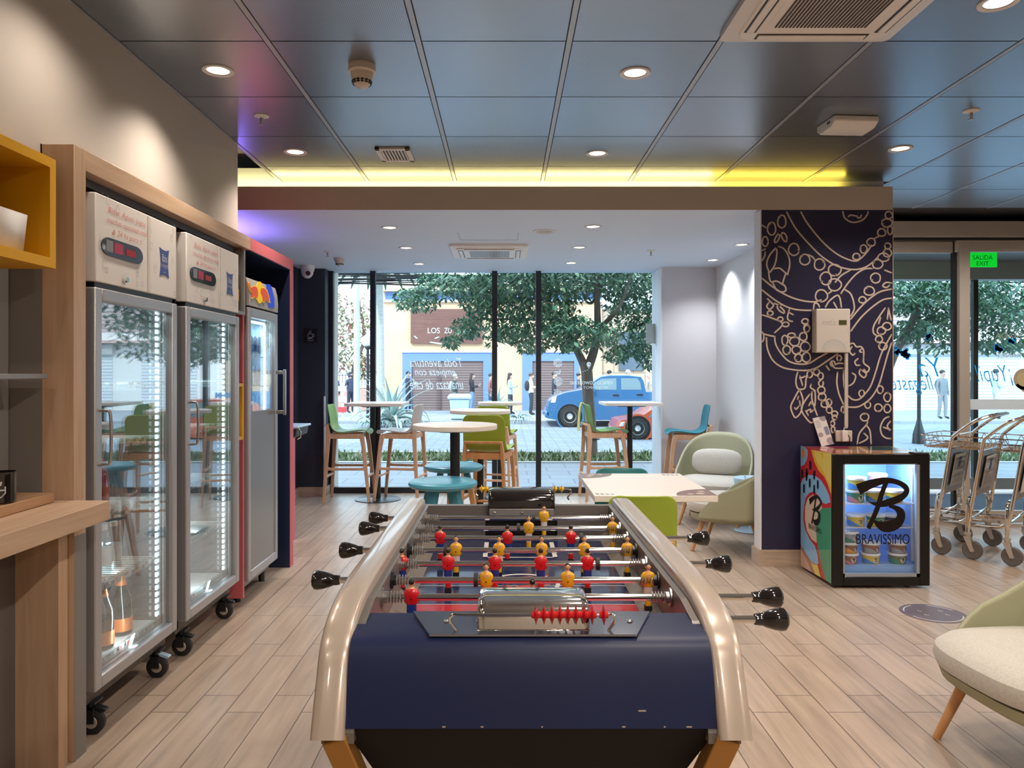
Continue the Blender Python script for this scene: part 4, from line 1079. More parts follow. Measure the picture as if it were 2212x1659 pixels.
def counter(label, y, x0, x1, z, bx, m, nb, rx=.0135):
    c = MB().tube(smooth_pts([(x0 + .008, fy(y), z - .04), (x0 + .012, fy(y), z - .03), (x0, fy(y), z - .012), (x0 + .006, fy(y), z), (x0 + .03, fy(y), z)], 4) + smooth_pts([(x1 - .03, fy(y), z), (x1 - .006, fy(y), z), (x1, fy(y), z - .012), (x1 - .012, fy(y), z - .03), (x1 - .008, fy(y), z - .04)], 4), .003).done('score_counter', M['chrome'], T)
    c['label'] = label
    Mr = Matrix.Rotation(PI / 2, 4, 'Y')
    for x_ in bx:
        MB().lathe([(.004, -.0088), (.006, -.0085), (.007, -.004), (rx, 0), (.007, .004), (.006, .0085), (.004, .0088)], 18, (x_, fy(y), z), Mr).done('bead', m, c)
counter('chrome wire with red scoring beads', 1.452, -.155, .165, .912, [.012 + .0155 * k + (k == 8) * .007 for k in range(9)], mat('bead_red', (.62, .015, .02), .25), 8, .019)
counter('chrome wire with yellow scoring beads', 2.77, -.160, .195, .952, [-.135, -.118, .135, .160], mat('bead_yellow', (.80, .48, .02), .3), 4, .0155)

# rods with players
skin = mat('figure_skin', (.72, .40, .20), .35); hairm = mat('figure_hair', (.012, .012, .014), .2, coat=.4)
jy = mat('jersey_yellow', (.82, .42, .01), .25, coat=.3); jr = mat('jersey_red', (.62, .010, .018), .25, coat=.3)
sw = mat('shorts_white', (.68, .60, .54), .35); sb = mat('shorts_blue', (.01, .04, .24), .3)
shoe = mat('boot_black', (.012, .012, .013), .35)
def player_mesh(red):
    mb = MB()
    def ring(z, rx, ry, n=14, y=0, p=2.4):
        out = []
        for k in range(n):
            a = 2 * PI * k / n
            c_, s_ = math.cos(a), math.sin(a)
            out.append(Vector((rx * math.copysign(abs(c_) ** (2 / p), c_), y + ry * math.copysign(abs(s_) ** (2 / p), s_), z)))
        return out
    mb.mi = 0                                          # jersey with arms at the sides
    mb.loft([ring(-.0155, .0115, .0075), ring(-.013, .0145, .0085), ring(-.008, .0178, .0095), ring(.004, .0182, .0105), ring(.012, .0170, .0095), ring(.0175, .0135, .0080), ring(.0200, .0085, .0060)])
    mb.mi = 1
    mb.loft([ring(-.034, .0108, .0072), ring(-.030, .0112, .0076), ring(-.015, .0110, .0074)])
    mb.mi = 2                                          # neck, head, legs
    mb.loft([ring(.017, .0090, .0070, y=-.0006), ring(.0205, .0074, .0058), ring(.0225, .0042, .0040), ring(.026, .0040, .0040)])
    mb.ell((0, 0, .0320), (.0062, .0068, .0084), 14, 10)
    mb.ell((0, .0068, .0312), (.0011, .0014, .0018), 6, 4)
    for sx in (-1, 1): mb.ell((sx * .0064, 0, .0315), (.0010, .0016, .0022), 6, 4)
    mb.loft([ring(-.046, .0078, .0062), ring(-.034, .0088, .0066)])
    if not red:
        mb.poly([(-.0070, .0103, .0150), (.0070, .0103, .0150), (0, .0112, .0035)])
    mb.mi = 3
    mb.ell((0, -.0012, .0342), (.0066, .0069, .0074), 14, 10)
    mb.mi = 0
    mb.loft([ring(-.062, .0072, .0062), ring(-.046, .0080, .0064)])
    mb.mi = 4
    mb.box(-.0088, .0088, -.0085, .0085, -.0775, -.0615)
    mb.mi = 3
    fy_ = -.0106 if red else .0108
    mb.cyl((0, fy_ * .9, -.002), (0, fy_ * 1.02, -.002), .0016, n=8)
    if not red:
        for sx in (-1, 1): mb.ell((sx * .0024, .0061, .0332), (.0008, .0006, .0005), 6, 4)
    return mb
pm = {}
ZR = .877
RODS = [(2.60, 0, (1175,), -1), (2.43, 0, (1142, 1323), -1), (2.283, 1, (951, 1096, 1233), 1), (2.13, 0, (985, 1078, 1170, 1262, 1355), -1), (1.978, 1, (868, 968, 1069, 1168, 1269), 1), (1.823, 0, (1050, 1226, 1400), -1), (1.684, 1, (889, 1150), 1), (1.532, 1, (1120,), 1)]
EXT = {0: -.520, 1: -.521, 2: .572, 3: -.518, 4: .547, 5: -.516, 6: .573, 7: .528}
for i, (Y, red, pxs, side) in enumerate(RODS):
    yl = fy(Y)
    a, b = (EXT[i], .352) if side < 0 else (-.352, EXT[i])
    rod = MB().cyl((a, yl, ZR), (b, yl, ZR), .0078, n=16).done('rod', M['chrome'], T)
    for px in pxs:
        x_ = (px - VX) * Y / F - .047
        if (red) not in pm:
            o = player_mesh(red).done('player', [jr if red else jy, sb if red else sw, skin, hairm, shoe], rod, ang=50)
            pm[red] = o.data
            if not red: o.data.transform(Matrix.Rotation(PI, 4, 'Z'))
        else:
            o = bpy.data.objects.new('player', pm[red]); C.objects.link(o); o.parent = rod
        o.location = (x_, yl, ZR + (0 if Y < 2.5 else .004))
    hx = EXT[i]
    Mr = Matrix.Rotation(PI / 2 * (1 if side > 0 else -1), 4, 'Y')
    MB().lathe([(.0, -.005), (.011, -.004), (.0125, .004), (.0125, .010), (.016, .018), (.021, .034), (.0235, .048), (.0225, .056), (.017, .061), (0, .062)], 22, (hx - side * .062, yl, ZR), Mr).done('handle', M['gloss'], rod)
    bx = [(pxs[0] - 22 if not red else pxs[-1] + 22)]
    for px in bx:
        x_ = (px - VX) * Y / F - .047
        MB().cyl((x_ - .005, yl, ZR), (x_ + .005, yl, ZR), .0165).done('stopper', M['rubber'], rod)
    for sx in (-1, 1) if i < 7 else ():
        mb = MB(); mb.cyl((sx * .326, yl, ZR), (sx * .320, yl, ZR), .021).cyl((sx * .32, yl, ZR), (sx * .312, yl, ZR), .013)
        mb.done('bearing', M['blackmetal'] if i in (3, 5) else M['steel'], rod)
        mb = MB()
        nturn = 5
        mb.tube([(sx * (.312 - .034 * k / (nturn * 10)), yl + .0115 * math.cos(2 * PI * k / 10), ZR + .0115 * math.sin(2 * PI * k / 10)) for k in range(nturn * 10)], .0017, n=5)
        mb.done('spring', M['steel'], rod)
# ---------------- chairs, stools, tables ----------------
def shell_mesh(hw=.188, seat=.752, top=1.045):
    """one-piece seat and back; front of the seat towards +x"""
    P_ = smooth_pts([(.222, 0, -.030), (.205, 0, -.004), (.16, 0, .010), (.08, 0, .004), (-.02, 0, -.010), (-.10, 0, -.010), (-.155, 0, .018), (-.188, 0, .075), (-.208, 0, .17), (-.226, 0, top - seat - .03), (-.235, 0, top - seat)], 4)
    n = len(P_)
    rows = []
    nv = 12
    Ls = [0]
    for a, b in zip(P_, P_[1:]): Ls.append(Ls[-1] + (b - a).length)
    for i, p in enumerate(P_):
        e0, e1 = Ls[i], Ls[-1] - Ls[i]
        r_ = .055
        w_ = hw - .012 * (Ls[i] / Ls[-1])
        for e in (e0, e1):
            if e < r_: w_ -= r_ - math.sqrt(max(0, r_ * r_ - (r_ - e) ** 2))
        back = min(1, max(0, (p.z - .02) / .12))
        row = []
        for k in range(nv + 1):
            v = -1 + 2 * k / nv
            cu = .016 * v * v
            row.append(Vector((p.x + cu * back * 1.2, v * w_, seat + p.z + cu * (1 - back) - .004)))
        rows.append(row)
    return MB().sheet(rows)
def make_seat(name, label, cat, shellm, seat=.752, top=1.045, frame=None, group=None):
    fr = frame or M['beech']
    t = thing(name, label, cat, (0, 0, 0), 0, group)
    shell_mesh(seat=seat, top=top).done('seat_shell', shellm, t, thick=.011, sub=1, ang=80)
    k = seat / .752
    low = seat < .6
    fz = seat - .035
    for sy in (-1, 1):
        # front leg, tapering
        MB().tube([(.150, sy * .158, fz), (.170, sy * .165, fz - .12 * k), (.235, sy * .188, 0)], [1.15, 1.0, .72], sq=(.015, .021), up=(1, 0, 0)).done('leg', fr, t, bevel=.004)
        MB().tube([(-.222, sy * .150, seat + .075), (-.205, sy * .158, fz), (-.212, sy * .166, fz - .12 * k), (-.250, sy * .188, 0)], [.75, 1.15, 1.0, .72], sq=(.013, .021), up=(1, 0, 0)).done('leg', fr, t, bevel=.004)
        mb = MB()
        mb.tube([(-.20, sy * .158, fz - .012), (.155, sy * .158, fz - .012)], 1, sq=(.011, .026))
        mb.done('seat_rail', fr, t, bevel=.003)
        if not low:
            zr = .365
            xf = .170 + (.235 - .170) * (fz - .12 - zr) / (fz - .12); xr = -.212 - .038 * (fz - .12 - zr) / (fz - .12)
            MB().tube([(xr, sy * .176, zr), (xr + .05, sy * .176, zr - .008), (xf - .05, sy * .176, zr - .008), (xf, sy * .176, zr)], [1.5, 1, 1, 1.5], sq=(.009, .014)).done('side_stretcher', fr, t, bevel=.003)
    if not low:
        MB().tube([(.208, -.18, .27), (.208, .18, .27)], 1, sq=(.014, .010)).done('foot_rest', fr, t, bevel=.003)
        MB().tube([(-.236, -.18, .27), (-.236, .18, .27)], 1, sq=(.014, .010)).done('stretcher', fr, t, bevel=.003)
    for xr_ in (.13, -.20): MB().tube([(xr_, -.155, fz - .012), (xr_, .155, fz - .012)], 1, sq=(.010, .024)).done('seat_rail', fr, t, bevel=.003)
    MB().tube([(-.226, -.153, seat + .068), (-.240, 0, seat + .068), (-.226, .153, seat + .068)], 1, sq=(.017, .010), up=(0, 0, 1)).done('back_rail', fr, t, bevel=.003)
    return t
GB = 'high wooden bar stools'
st = make_seat('bar_stool', 'lime green bar stool at far left, its back to the navy wall', 'bar stool', M['lime'], group=GB)
st.location = (-1.685, 8.16, 0)
def stool(x, y, rz, m, label, fr=None):
    o = dup(st, loc=(x, y, 0), rz=R(rz), label=label)
    recolor(o, 'seat_shell', m)
    if fr:
        for n in ('leg', 'seat_rail', 'back_rail', 'side_stretcher', 'foot_rest', 'stretcher'): recolor(o, n, fr)
    return o
stool(-1.145, 8.17, 178 - 8, M['beige'], 'beige bar stool facing left at the left square bar table')
stool(-.135, 6.28, 78, M['green'], 'green bar stool seen from behind between the two nearer round tables', M['orangewood'])
stool(-.09, 7.98, 78, M['green'], 'green bar stool behind, at the farthest round table')
s5 = stool(1.10, 8.27, 6, M['lime'], 'light green bar stool with a yellow cloth over its back')
stool(1.945, 8.04, 176, M['teal'], 'teal blue bar stool at right against the lilac wall')
# cloth on the green stool
mb = MB()
rows = []
for i, (x_, z) in enumerate(((-.215, .99), (-.224, 1.040), (-.238, 1.056), (-.256, 1.045), (-.270, .96), (-.278, .88), (-.283, .80), (-.286, .74))):
    rows.append([Vector((x_ - .012 * math.sin(k * 1.9 + i * .5), .02 + (.02 + .004 * i) * (k / 3 - 1) * 1.0 + .05, z + .008 * math.sin(k * 2.2))) for k in range(9)])
o = tag(mb.sheet(rows).done('cloth', mat('yellow_cloth', (.80, .80, .30), .85), None, thick=.004, sub=2), 'pale yellow cloth hanging over the light green stool back', 'cloth')
o.location = (1.10, 8.27, 0); o.rotation_euler = (0, 0, R(6))

def table(label, x, y, shape, size, h=1.06, base=.25, th=.032, group='white topped bar tables'):
    t = thing('bar_table', label, 'table', (x, y, 0), 0, group)
    if shape == 'round':
        r_ = size / 2
        MB().lathe([(0, h - th), (r_ - .004, h - th), (r_, h - th + .004), (r_, h - .004), (r_ - .004, h), (0, h)], 56).done('tabletop', M['tabletop'], t)
        MB().lathe([(0, h - th - .016), (r_ * .45, h - th - .016), (r_ * .72, h - th), (0, h - th)], 8).done('bracket', M['black'], t, smooth=False)
    else:
        a, b = size
        MB().box(-a / 2, a / 2, -b / 2, b / 2, h - th, h).done('tabletop', M['tabletop'], t, bevel=.003)
        MB().loft([[Vector((sx * a * q, sy * b * q, z)) for sx, sy in ((-1, -1), (1, -1), (1, 1), (-1, 1))] for q, z in ((.22, h - th - .016), (.30, h - th))]).done('bracket', M['black'], t, smooth=False)
    MB().cyl((0, 0, .012), (0, 0, h - th - .01), .031, n=24).done('post', M['blackmetal'], t)
    MB().lathe([(0, 0), (base, 0), (base, .006), (base - .01, .010), (.05, .014), (.032, .02), (0, .02)], 48).done('base', M['blackmetal'], t)
    return t
table('square white bar table at the left window bay', -1.395, 8.20, 'sq', (.61, .60))
table('square white bar table at the right window bay', 1.375, 8.30, 'sq', (.62, .56))
table('round white bar table nearest the foosball table', -.317, 4.71, 'round', .53)
table('round white bar table between the two green stools', -.222, 6.56, 'round', .53)
table('farthest round white bar table, by the window mullion', -.06, 8.33, 'round', .49, base=.22)
# round blue stools
def round_stool(label, x, y, rz):
    t = thing('round_stool', label, 'stool', (x, y, 0), rz, 'blue round stools')
    MB().lathe([(0, .715), (.15, .716), (.185, .722), (.200, .738), (.197, .752), (.175, .762), (.12, .757), (0, .752)], 48).done('seat', M['bluestool'], t)
    for k in range(4):
        a = PI / 4 + k * PI / 2
        d = Vector((math.cos(a), math.sin(a), 0))
        l = MB().tube([d * .085 + Vector((0, 0, .718)), d * .115 + Vector((0, 0, .60))], [1, .93], sq=(.026, .020), up=(d.x, d.y, 0)).done('leg', M['bluestool'], t, bevel=.004)
        MB().tube([d * .115 + Vector((0, 0, .60)), d * .225], [.93, .62], sq=(.0262, .0202), up=(d.x, d.y, 0)).done('leg_tip', M['orangewood'], l, bevel=.004)
    MB().tube([Vector((.145 * math.cos(R(a)), .145 * math.sin(R(a)), .40)) for a in range(0, 360, 15)], .009, closed=True).done('foot_ring', M['blackmetal'], t)
    return t
round_stool('round blue stool in front of the nearest round table', -.362, 4.34, R(15))
round_stool('round blue stool half hidden behind the table post', -.352, 5.10, R(40))
# low white table with chairs
t = thing('dining_table', 'low white rectangular table with brown corner stickers, right of centre', 'table', (.787, 4.35, 0))
h = .74
MB().box(-.323, .323, -.435, .435, h - .034, h).done('tabletop', M['tabletop'], t, bevel=.003)
MB().box(-.2, .2, -.25, .25, h - .055, h - .034).done('bracket', M['black'], t, smooth=False)
MB().cyl((0, 0, .012), (0, 0, h - .05), .035).done('post', M['blackmetal'], t)
MB().lathe([(0, 0), (.27, 0), (.27, .008), (.04, .016), (0, .016)], 40).done('base', M['blackmetal'], t)
M['stick'] = mat('sticker_brown', (.20, .14, .125), .5); M['stick2'] = mat('sticker_tan', (.50, .40, .34), .5)
def corner_sticker(cx, cy_, ax, ay, sx=1):
    mb = MB()
    P_ = [(cx, cy_)] + [(cx + ax * math.cos(R(a)), cy_ + ay * math.sin(R(a))) for a in range(0, 91, 9)]
    mb.mi = 0; mb.poly([(x, y, h + .0005) for x, y in P_])
    mb.mi = 1
    for u, v, s_ in ((.35, .3, .11), (.62, .22, .08), (.25, .6, .09)):
        mb.poly([(cx + ax * u + abs(ax) * s_ * math.cos(a), cy_ + ay * v + abs(ay) * s_ * 1.2 * math.sin(a), h + .0009) for a in [q * PI / 4 for q in range(8)]])
    mb.done('sticker', [M['stick'], M['stick2']], t, smooth=False)
corner_sticker(.321, -.433, -.21, .22)
corner_sticker(-.321, .433, .21, -.22)
for x_, y_ in ((-.27, -.37), (.24, .38)):
    mb = MB(); mb.mi = 0
    for q in range(4): mb.box(x_ + q * .026 - .04, x_ + q * .026 - .022, y_ - .035, y_ + .02 - q * .008, h, h + .0006)
    mb.done('sticker', M['greyink'], t, smooth=False)
ch = make_seat('side_chair', 'olive green chair with its back to the foosball table', 'chair', M['green'], .455, .765, M['orangewood'], 'wooden legged chairs at the low table')
ch.location = (.700, 4.00, 0); ch.rotation_euler = (0, 0, R(88))
c2 = dup(ch, loc=(.748, 4.66, 0), rz=R(-92), label='dark teal chair on the window side of the low table')
recolor(c2, 'seat_shell', M['darkteal'])

# lounge chairs
def armchair(label, x, y, rz):
    t = thing('armchair', label, 'armchair', (x, y, 0), rz, 'sage lounge chairs')
    def sq(r_, a, p=3.2, dx=0):
        c_, s_ = math.cos(a), math.sin(a)
        return Vector((dx + r_[0] * math.copysign(abs(c_) ** (2 / p), c_), r_[1] * math.copysign(abs(s_) ** (2 / p), s_), 0))
    n = 36
    rings = []
    for rx, ry, z in ((.20, .22, .235), (.27, .285, .238), (.305, .315, .262), (.318, .325, .300)):
        rings.append([sq((rx, ry), 2 * PI * k / n) + Vector((0, 0, z)) for k in range(n)])
    MB().loft(rings).done('seat_base', M['sage'], t)
    # cushion
    rings = []
    for q, z in ((.88, .295), (.985, .312), (1.02, .345), (1.0, .378), (.92, .402), (.70, .415), (.35, .419), (.02, .42)):
        rings.append([sq((.325 * q, .322 * q), 2 * PI * k / n, 3.0, .012) + Vector((0, 0, z)) for k in range(n)])
    MB().loft(rings).done('seat_cushion', M['fabric'], t)
    # wrap-around back: open to +x
    rows = []
    m_ = 40
    for j in range(13):
        v = j / 12
        row = []
        for k in range(m_ + 1):
            a = PI - R(118) + R(236) * k / m_
            dev = abs(k / m_ - .5) * 2                       # 0 centre back, 1 front tips
            top = .30 + (.80 - .30) * max(0, 1 - dev ** 2.0)
            z = .27 + (top - .27) * v
            lean = .16 * ((z - .27) / .53) ** 1.2
            p = sq((.330, .336), a, 2.9)
            p.x -= lean * (1 - dev * .35)
            p.y *= 1 + .05 * v * (1 - dev) - .10 * max(0, v - .5) * 2 * (1 - dev)
            row.append(p + Vector((0, 0, z)))
        rows.append(row)
    MB().sheet(rows).done('back_shell', M['sage'], t, thick=.016, ang=80)
    for sx, sy in ((1, 1), (1, -1), (-1, 1), (-1, -1)):
        MB().tube([(sx * .185, sy * .20, .25), (sx * .262, sy * .262, 0)], [.021, .0135], 14).done('leg', M['orangewood'], t)
    return t
a1 = armchair('sage lounge chair with an oval pillow in the alcove corner', 1.925, 6.96, R(245))
o = tag(MB().ell((0, 0, 0), (.075, .235, .125), 28, 16).done('lumbar_pillow', M['fabric']), 'oval oat coloured pillow on the corner lounge chair', 'pillow')
me = o.data
for v in me.vertices:
    k = (abs(v.co.y / .235) ** 3 + abs(v.co.z / .125) ** 3) ** (1 / 3)
    e = (abs(v.co.y / .235) ** 2 + abs(v.co.z / .125) ** 2) ** .5
    if k > 1e-3: v.co.y *= e / k; v.co.z *= e / k
u = Vector((math.cos(R(245)), math.sin(R(245)), 0))
o.location = Vector((1.925, 6.96, .535)) - u * .215
o.rotation_euler = (0, R(-16), R(245))
armchair('sage lounge chair half hidden by the mural pillar', 1.80, 5.93, R(152))
armchair('sage lounge chair cut off at the right edge in front', 1.915, 2.60, R(186))
# pale blue side table
t = thing('side_table', 'pale blue pedestal side table behind the mural pillar', 'side table', (2.16, 6.56, 0))
MB().lathe([(0, .20), (.06, .19), (.10, .25), (.150, .40), (.162, .455), (.160, .465), (0, .465)], 36).done('drum', M['paleblue'], t)
MB().lathe([(.03, .012), (.03, .21), (0, .21)], 18).done('stem', M['paleblue'], t)
MB().lathe([(0, 0), (.15, 0), (.155, .006), (.15, .014), (.03, .02), (0, .02)], 36).done('base', M['paleblue'], t)
MB().lathe([(0, .464), (.008, .465), (.008, .478), (.012, .484), (0, .49)], 14, (-.08, -.05, 0)).done('knob', M['chrome'], t)
# floor sticker
t = tag(MB().lathe([(.0, 0), (.145, 0), (.145, .0012), (0, .0012)], 40).done('floor_sticker', mat('sticker_purple', (.13, .105, .125), .5)), 'round grey purple sticker on the floor before the mini fridge', 'sticker')
t.location = (2.455, 4.307, .0002)
mb = MB()
f2 = lambda q: Vector((q.x, q.y, .0016))
for a0, a1_ in ((20, 80), (110, 170), (200, 340)): ribbon(mb, [(.125 * math.cos(R(a)), .125 * math.sin(R(a))) for a in range(a0, a1_, 6)], .006, f2)
for x_, y_ in ((-.05, .03), (.05, .03), (.05, -.03), (-.05, -.03)): ribbon(mb, [(x_, y_ + .012), (x_, y_), (x_ + .012, y_)], .006, f2)
mb.done('print', M['cream'], t, smooth=False)
t.scale = (1.2, 1.2, 1)
# ---------------- mini fridge with ice cream ----------------
X0, X1, Y0, Y1, ZT = 2.09, 2.717, 4.80, 5.31, .862
t = thing('mini_fridge', 'colourful mini fridge with black glass door by the mural pillar', 'fridge', ((X0 + X1) / 2, 5.05, 0))
D = dict(parent=t, world=True)
M['orangeskin'] = mat('skin_orange', (.62, .33, .12), .12, coat=.5)
mb = MB(); yb = Y0 + .05
mb.box(X0, X0 + .04, yb, Y1, .035, ZT).box(X1 - .04, X1, yb, Y1, .035, ZT).box(X0 + .04, X1 - .04, Y1 - .04, Y1, .035, ZT).box(X0 + .04, X1 - .04, yb, Y1 - .04, .035, .13).box(X0 + .04, X1 - .04, yb, Y1 - .04, ZT - .05, ZT)
cab = mb.done('cabinet', M['orangeskin'], smooth=False, **D)
MB().box(X0 + .04, X0 + .043, yb, Y1 - .04, .13, ZT - .05).box(X1 - .043, X1 - .04, yb, Y1 - .04, .13, ZT - .05).box(X0 + .04, X1 - .04, Y1 - .043, Y1 - .04, .13, ZT - .05).box(X0 + .04, X1 - .04, yb, Y1 - .04, .13, .133).box(X0 + .04, X1 - .04, yb - .003, yb, .036, .132).box(X0 + .04, X1 - .04, yb - .003, yb, ZT - .053, ZT - .004).box(X0 + .04, X1 - .04, yb, Y1 - .04, ZT - .053, ZT - .05).done('liner', mat('blue_white_liner', (.26, .45, .78), .4), smooth=False, **D)
gx0, gx1, gz0, gz1 = 2.163, 2.655, .075, .80
d = MB(); d.box(X0, gx0, Y0, yb - .004, .018, ZT - .002).box(gx1, X1, Y0, yb - .004, .018, ZT - .002).box(gx0, gx1, Y0, yb - .004, .018, gz0).box(gx0, gx1, Y0, yb - .004, gz1, ZT - .002)
dr = d.done('door', M['blackdoor'], bevel=.004, **D)
MB().box(gx0, gx0 + .012, Y0 + .006, Y0 + .03, gz0, gz1).box(gx1 - .02, gx1, Y0 + .006, Y0 + .03, gz0, gz1).box(gx0, gx1, Y0 + .006, Y0 + .03, gz0, gz0 + .02).box(gx0, gx1, Y0 + .006, Y0 + .03, gz1 - .006, gz1).done('gasket', mat('gasket_grey', (.30, .33, .38), .5), dr, world=True, smooth=False)
MB().box(gx0, gx1, Y0 + .010, Y0 + .016, gz0, gz1).done('pane', M['mglass'], dr, world=True, smooth=False)
MB().box(X1 - .10, X1 - .005, Y0 - .004, yb + .02, ZT - .002, ZT + .008).done('hinge', M['black'], dr, world=True, bevel=.002)
for x_ in (X0 + .07, X1 - .10): MB().cyl((x_, Y0 + .09, 0), (x_, Y0 + .09, .035), .018).cyl((x_, Y1 - .06, 0), (x_, Y1 - .06, .035), .018).done('foot', M['black'], **D)
BK = mat('logo_black', (.014, .009, .008), .5, spec=.15)
BS = [([(330, 415), (480, 350), (650, 300), (760, 297), (870, 325), (950, 375), (975, 430), (940, 490), (850, 545), (720, 590), (600, 612), (475, 585)], [138, 112, 80, 66, 62, 66, 66, 72, 88, 86, 60, 8]),
      ([(700, 320), (640, 480), (600, 620), (540, 770), (465, 930)], [58, 60, 62, 58, 54]),
      ([(740, 630), (830, 660), (890, 715), (895, 790), (845, 860), (760, 900), (670, 905), (590, 870), (525, 815)], [36, 60, 96, 104, 124, 136, 124, 70, 8])]
def sm(pts, ws, k=5):
    P_ = smooth_pts([(x, y, w_) for (x, y), w_ in zip(pts, ws)], k)
    return [(p.x, p.y) for p in P_], [max(p.z, 2) for p in P_]
def big_b(fn, lift):
    mb = MB()
    for i, (pts, ws) in enumerate(BS):
        p, w_ = sm(pts, ws)
        ribbon(mb, p, [q * 1.1 for q in w_], lambda q: fn(q) + Vector(lift) * i, caps=False)
    return mb
big_b(lambda q: at(1800 + q.x / 6.145, 990 + q.y / 6.145, Y0 + .0095), (0, -.0004, 0)).done('logo', BK, dr, world=True, smooth=False)
text('lettering', 'BRAVISSIMO', BK, MX(at(1907.5, 1164.5, Y0 + .0095), (1, 0, 0), (0, 0, 1)), 115.5 * Y0 / F, 22 * Y0 / F, dr)
# printed left side
def sd(x, y, lift=0): return atX(1720 + x / 5.18, 950 + y / 5.18, X0 - .0004 - lift)
SIDE = [((.58, .03, .03), [(50, 65), (395, 150), (395, 1612), (50, 1410)]),
 ((.26, .50, .74), [(50, 65), (95, 80), (125, 110), (128, 165), (118, 225), (90, 280), (50, 298)]),
 ((.72, .30, .08), [(78 + 20 * math.cos(R(a)), 150 + 52 * math.sin(R(a))) for a in range(0, 360, 24)]),
 ((.80, .47, .04), [(165, 108), (180, 170), (205, 250), (250, 345), (310, 410), (350, 490), (375, 570), (392, 610), (392, 150)]),
 ((.80, .62, .13), [(192, 115), (210, 190), (240, 260), (290, 330), (335, 420), (375, 500), (392, 530), (392, 150)]),
 ((.80, .47, .04), [(262, 140), (300, 150), (302, 225), (290, 205)]),
 ((.26, .50, .74), [(50, 490), (80, 430), (140, 392), (210, 400), (275, 450), (330, 535), (370, 630), (382, 700), (330, 720), (295, 705), (255, 630), (200, 580), (150, 590), (110, 640), (88, 740), (78, 880), (98, 1000), (150, 1110), (210, 1190), (240, 1290), (250, 1385), (225, 1400), (170, 1370), (110, 1280), (50, 1165)]),
 ((.70, .56, .42), [(100, 745), (130, 655), (185, 612), (240, 655), (282, 730), (290, 765), (240, 860), (222, 1000), (230, 1158), (170, 1112), (120, 1020), (96, 890)]),
 ((.06, .30, .17), [(290, 765), (392, 760), (392, 1610), (325, 1570), (285, 1420), (245, 1230), (224, 1060), (232, 900), (250, 805)]),
 ((.80, .62, .13), [(165, 1370), (200, 1395), (240, 1400), (275, 1542), (212, 1505)]),
 ((.45, .24, .16), [(50, 1165), (105, 1285), (165, 1370), (212, 1505), (50, 1410)]),
 ((.66, .42, .32), [(50, 1230), (90, 1310), (140, 1400), (170, 1480), (50, 1410)])]
for i, (c, P_) in enumerate(SIDE):
    mb = MB(); mb.poly([sd(x, y, i * .00025) for x, y in P_])
    mb.done('side_print', mat('print_%d' % i, c, .12, coat=.5), cab, world=True, smooth=False)
mb = MB()
for x, y in ((155, 285), (65, 380), (115, 372), (115, 410), (200, 395), (150, 485), (240, 500), (86, 545), (200, 552)):
    mb.poly([sd(x + 10 * math.cos(R(a)), y + 52 * math.copysign(abs(math.sin(R(a))) ** .5, math.sin(R(a))), .0034) for a in range(0, 360, 20)])
mb.done('side_print', mat('print_navy', (.008, .012, .035), .2), cab, world=True, smooth=False)
big_b(lambda q: sd(140 + (q.x - 295) / 712 * 140, 620 + (q.y - 258) / 712 * 335, .0038), (-.0004, 0, 0)).done('logo', BK, cab, world=True, smooth=False)
A_, B_ = sd(140, 960, .0038), sd(280, 1030, .0038)
text('lettering', 'BRAVISSIMO', BK, MX((A_ + B_) / 2, (0, -1, 0), (0, 0, 1)), abs(A_.y - B_.y), .036, cab)
mb = MB()
for P_, mi in (([(2.10, 4.87), (2.25, 4.86), (2.20, 5.10), (2.10, 5.16)], 0), ([(2.22, 4.95), (2.50, 4.90), (2.46, 5.04), (2.28, 5.10)], 1), ([(2.45, 5.05), (2.70, 5.02), (2.70, 5.28), (2.55, 5.29)], 2), ([(2.12, 5.18), (2.34, 5.12), (2.42, 5.29), (2.12, 5.30)], 3), ([(2.52, 4.87), (2.70, 4.86), (2.70, 5.0), (2.58, 5.0)], 4)):
    mb.mi = mi; mb.poly([(x, y, ZT + .0006) for x, y in P_])
mb.done('top_print', [mat('tp%d' % i, c, .12, coat=.5) for i, c in enumerate(((.58, .08, .10), (.66, .42, .32), (.03, .12, .10), (.55, .06, .16), (.30, .45, .55)))], cab, world=True, smooth=False)
SZ = (.131, .375, .53)
for z in SZ:
    mb = MB()
    for k in range(30): mb.cyl((X0 + .05 + k * .018, yb + .03, z + .0), (X0 + .05 + k * .018, Y1 - .05, z + .0), .0022, n=5)
    mb.box(X0 + .045, X1 - .045, yb + .025, yb + .031, z - .004, z + .003)
    mb.done('shelf', M['white'], **D)
MB().box(X0 + .08, X1 - .12, yb + .004, yb + .016, ZT - .062, ZT - .053).done('led_strip', M['led'], smooth=False, **D)
MB().box(X1 - .055, X1 - .0435, yb + .06, yb + .075, .15, .76).done('shelf_rail', M['white'], smooth=False, **D)
area('fridge_led', ((X0 + X1) / 2, yb + .05, ZT - .065), (R(30), 0, 0), .45, .02, 5, (.62, .82, 1))
TC = {'blue': (.05, .25, .55), 'yellow': (.70, .50, .06), 'green': (.05, .28, .16), 'brown': (.28, .13, .07), 'pink': (.65, .25, .25), 'olive': (.16, .18, .08), 'orange': (.75, .32, .04), 'navy': (.03, .05, .18), 'grey': (.32, .34, .38)}
TM = {k: mat('tub_' + k, c, .3) for k, c in TC.items()}
TM['lid'] = mat('tub_lid', (.80, .80, .78), .35)
TM['cream'] = M['cream']
